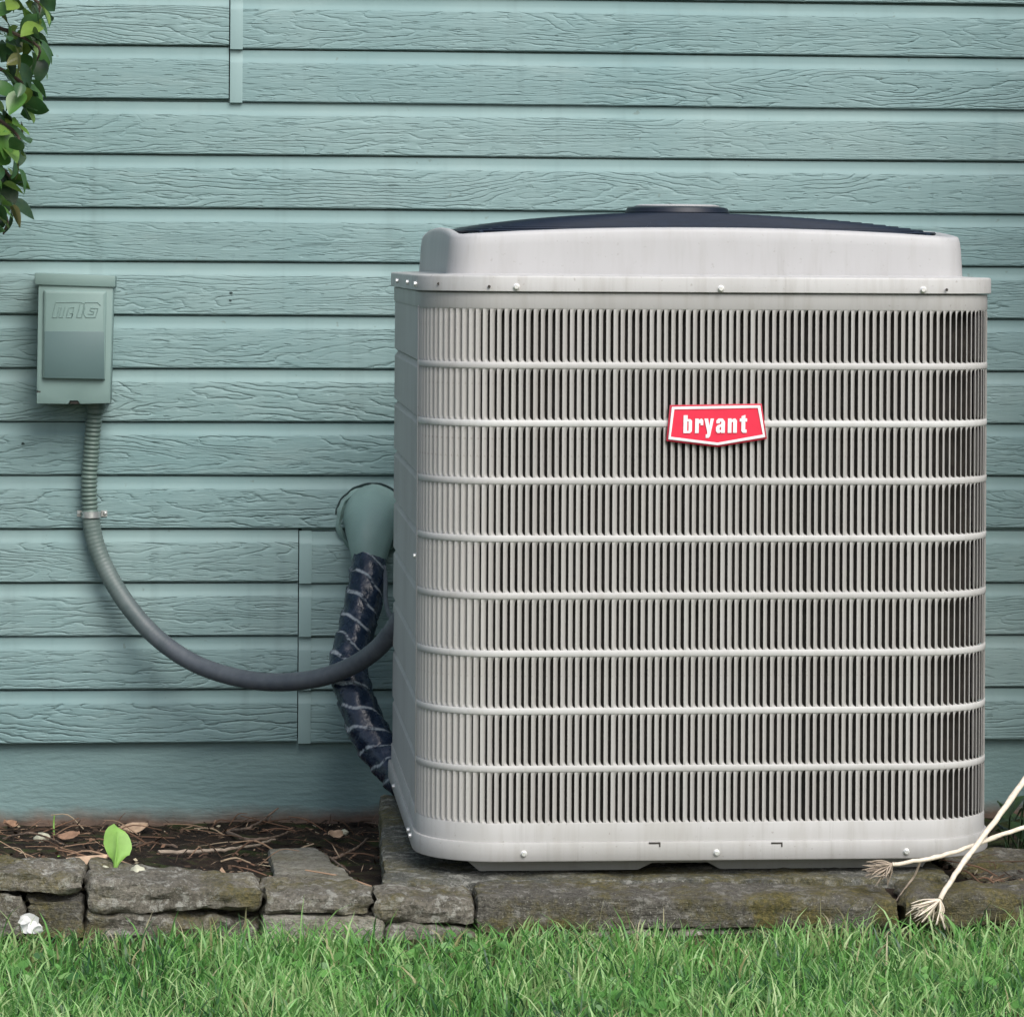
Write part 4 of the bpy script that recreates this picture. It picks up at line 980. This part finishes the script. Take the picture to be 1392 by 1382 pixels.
# ------------------------------------------------------------------ grass
def grass(name, N, xr, yr, hmin, hmax, seed, straw=0.05, dens=None):
    g = np.random.default_rng(seed); SEG = 4
    X = g.uniform(*xr, N); Y = g.uniform(*yr, N); ey = np.interp(X, [e[0] for e in EDGE], [e[1] for e in EDGE])
    d = ey - Y
    patch = np.array([0.5 + 0.5 * 1.35 * noise.noise((x * 4.5, y * 6.5, seed)) for x, y in zip(X, Y)])
    patch2 = np.array([0.5 + 0.5 * noise.noise((x * 14, y * 14, seed + 4)) for x, y in zip(X, Y)])
    bare = np.exp(-((X - 0.27) / 0.13)**2) * np.exp(-np.maximum(d, 0) / 0.14)       # worn patch by the short stones
    keep = (d > 0.012) & (g.random(N) < np.clip(0.25 + d / 0.10, 0, 1) * (1 - 0.85 * bare) * np.clip(patch2 * 2.4 - .35, .12, 1))
    X, Y, d, patch, patch2 = X[keep], Y[keep], d[keep], patch[keep], patch2[keep]; n = len(X)
    Z = np.array([lawn_z(x, y) for x, y in zip(X, Y)]) - 0.002
    H = g.uniform(hmin, hmax, n) * (0.55 + 0.75 * patch) * np.clip(0.55 + d / 0.25, .55, 1.0); H *= np.where(g.random(n) < .08, 1.45, 1)
    Wd = g.uniform(.0007, .0025, n); ang = g.uniform(0, 2 * np.pi, n); lean = np.abs(g.normal(.36, .28, n)); curl = g.uniform(.1, .9, n)
    dx, dy = np.cos(ang), np.sin(ang); fa = g.uniform(0, np.pi, n)
    sx, sy = np.cos(fa), np.sin(fa) * .5
    us = np.linspace(0, 1, SEG + 1); V = np.zeros((n, SEG * 2 + 1, 3))
    for i, u in enumerate(us):
        th = lean * u + curl * u * u * .6
        off = H * u * np.sin(th); zz = H * u * np.cos(th)
        c = np.stack([X + dx * off, Y + dy * off, Z + zz], 1); w = Wd * (1 - u ** 2.2) * (.8 + .4 * u)
        if i < SEG:
            V[:, 2*i] = c + np.stack([sx * w, sy * w, 0 * w], 1); V[:, 2*i+1] = c - np.stack([sx * w, sy * w, 0 * w], 1)
        else: V[:, 2*i] = c
    tint = np.clip(.10 + .72 * patch + g.normal(0, .25, n), 0.0, .84); tint = np.where(g.random(n) < straw * (0.5 + 4.5 * np.exp(-d / .07)), g.uniform(.86, 1, n), tint)
    k = SEG * 2 + 1; base_ = (np.arange(n) * k)[:, None]
    quads = np.concatenate([base_ + np.array([2*i, 2*i+1, 2*i+3, 2*i+2]) for i in range(SEG - 1)], 0); tris = base_ + np.array([k-3, k-2, k-1])
    me = bpy.data.meshes.new(name); nq, nt = len(quads), len(tris)
    me.vertices.add(n * k); me.vertices.foreach_set('co', V.ravel())
    me.loops.add(nq * 4 + nt * 3); me.loops.foreach_set('vertex_index', np.concatenate([quads.ravel(), tris.ravel()]).astype(np.int32))
    me.polygons.add(nq + nt)
    me.polygons.foreach_set('loop_start', np.concatenate([np.arange(nq) * 4, nq * 4 + np.arange(nt) * 3]).astype(np.int32))
    me.update(calc_edges=True); me.validate()
    a_ = me.attributes.new('tint', 'FLOAT', 'POINT'); a_.data.foreach_set('value', np.repeat(tint, k))
    me.polygons.foreach_set('use_smooth', [True] * len(me.polygons)); me.materials.append(M['grass'])
    o = bpy.data.objects.new(name, me); C.objects.link(o)
    return tag(o, 'bright green lawn grass with scattered dry straw blades', 'grass', kind='stuff')
grass('lawn_grass', 150000, (-2.2, 2.8), (-2.9, -1.40), .036, .070, 3)
# broad-leaf weeds mixed into the lawn
g = np.random.default_rng(21); V = []; Fc = []; T = []
for k in range(380):
    c0 = [(0.13, -1.62), (0.30, -1.50), (0.95, -1.72), (-0.25, -1.60), (0.55, -1.78)][k % 5]
    x, y = c0[0] + g.normal(0, .07), min(-1.50, c0[1] - .06 + g.normal(0, .06)); z = lawn_z(x, y) + g.uniform(.010, .034)
    r = g.uniform(.004, .0095); ax = g.normal(0, .5); ay = g.normal(.35, .4); n = len(V); m = 8
    for j in range(m):
        a = 2*math.pi*j/m; u, v = r*math.cos(a), r*math.sin(a)*(.8 + .2*math.cos(a)); V.append((x + u, y + v*math.cos(ay), z + u*ax + v*math.sin(ay)))
    Fc.append(tuple(range(n, n + m))); T += [float(np.clip(g.normal(.38, .12), .1, .7))] * m
me = bpy.data.meshes.new('lawn_weeds'); me.from_pydata(V, [], Fc); me.materials.append(M['grass'])
a_ = me.attributes.new('tint', 'FLOAT', 'POINT'); a_.data.foreach_set('value', T); o = bpy.data.objects.new('lawn_weeds', me); C.objects.link(o)
tag(o, 'small round clover leaves growing among the grass blades', 'clover', kind='stuff')
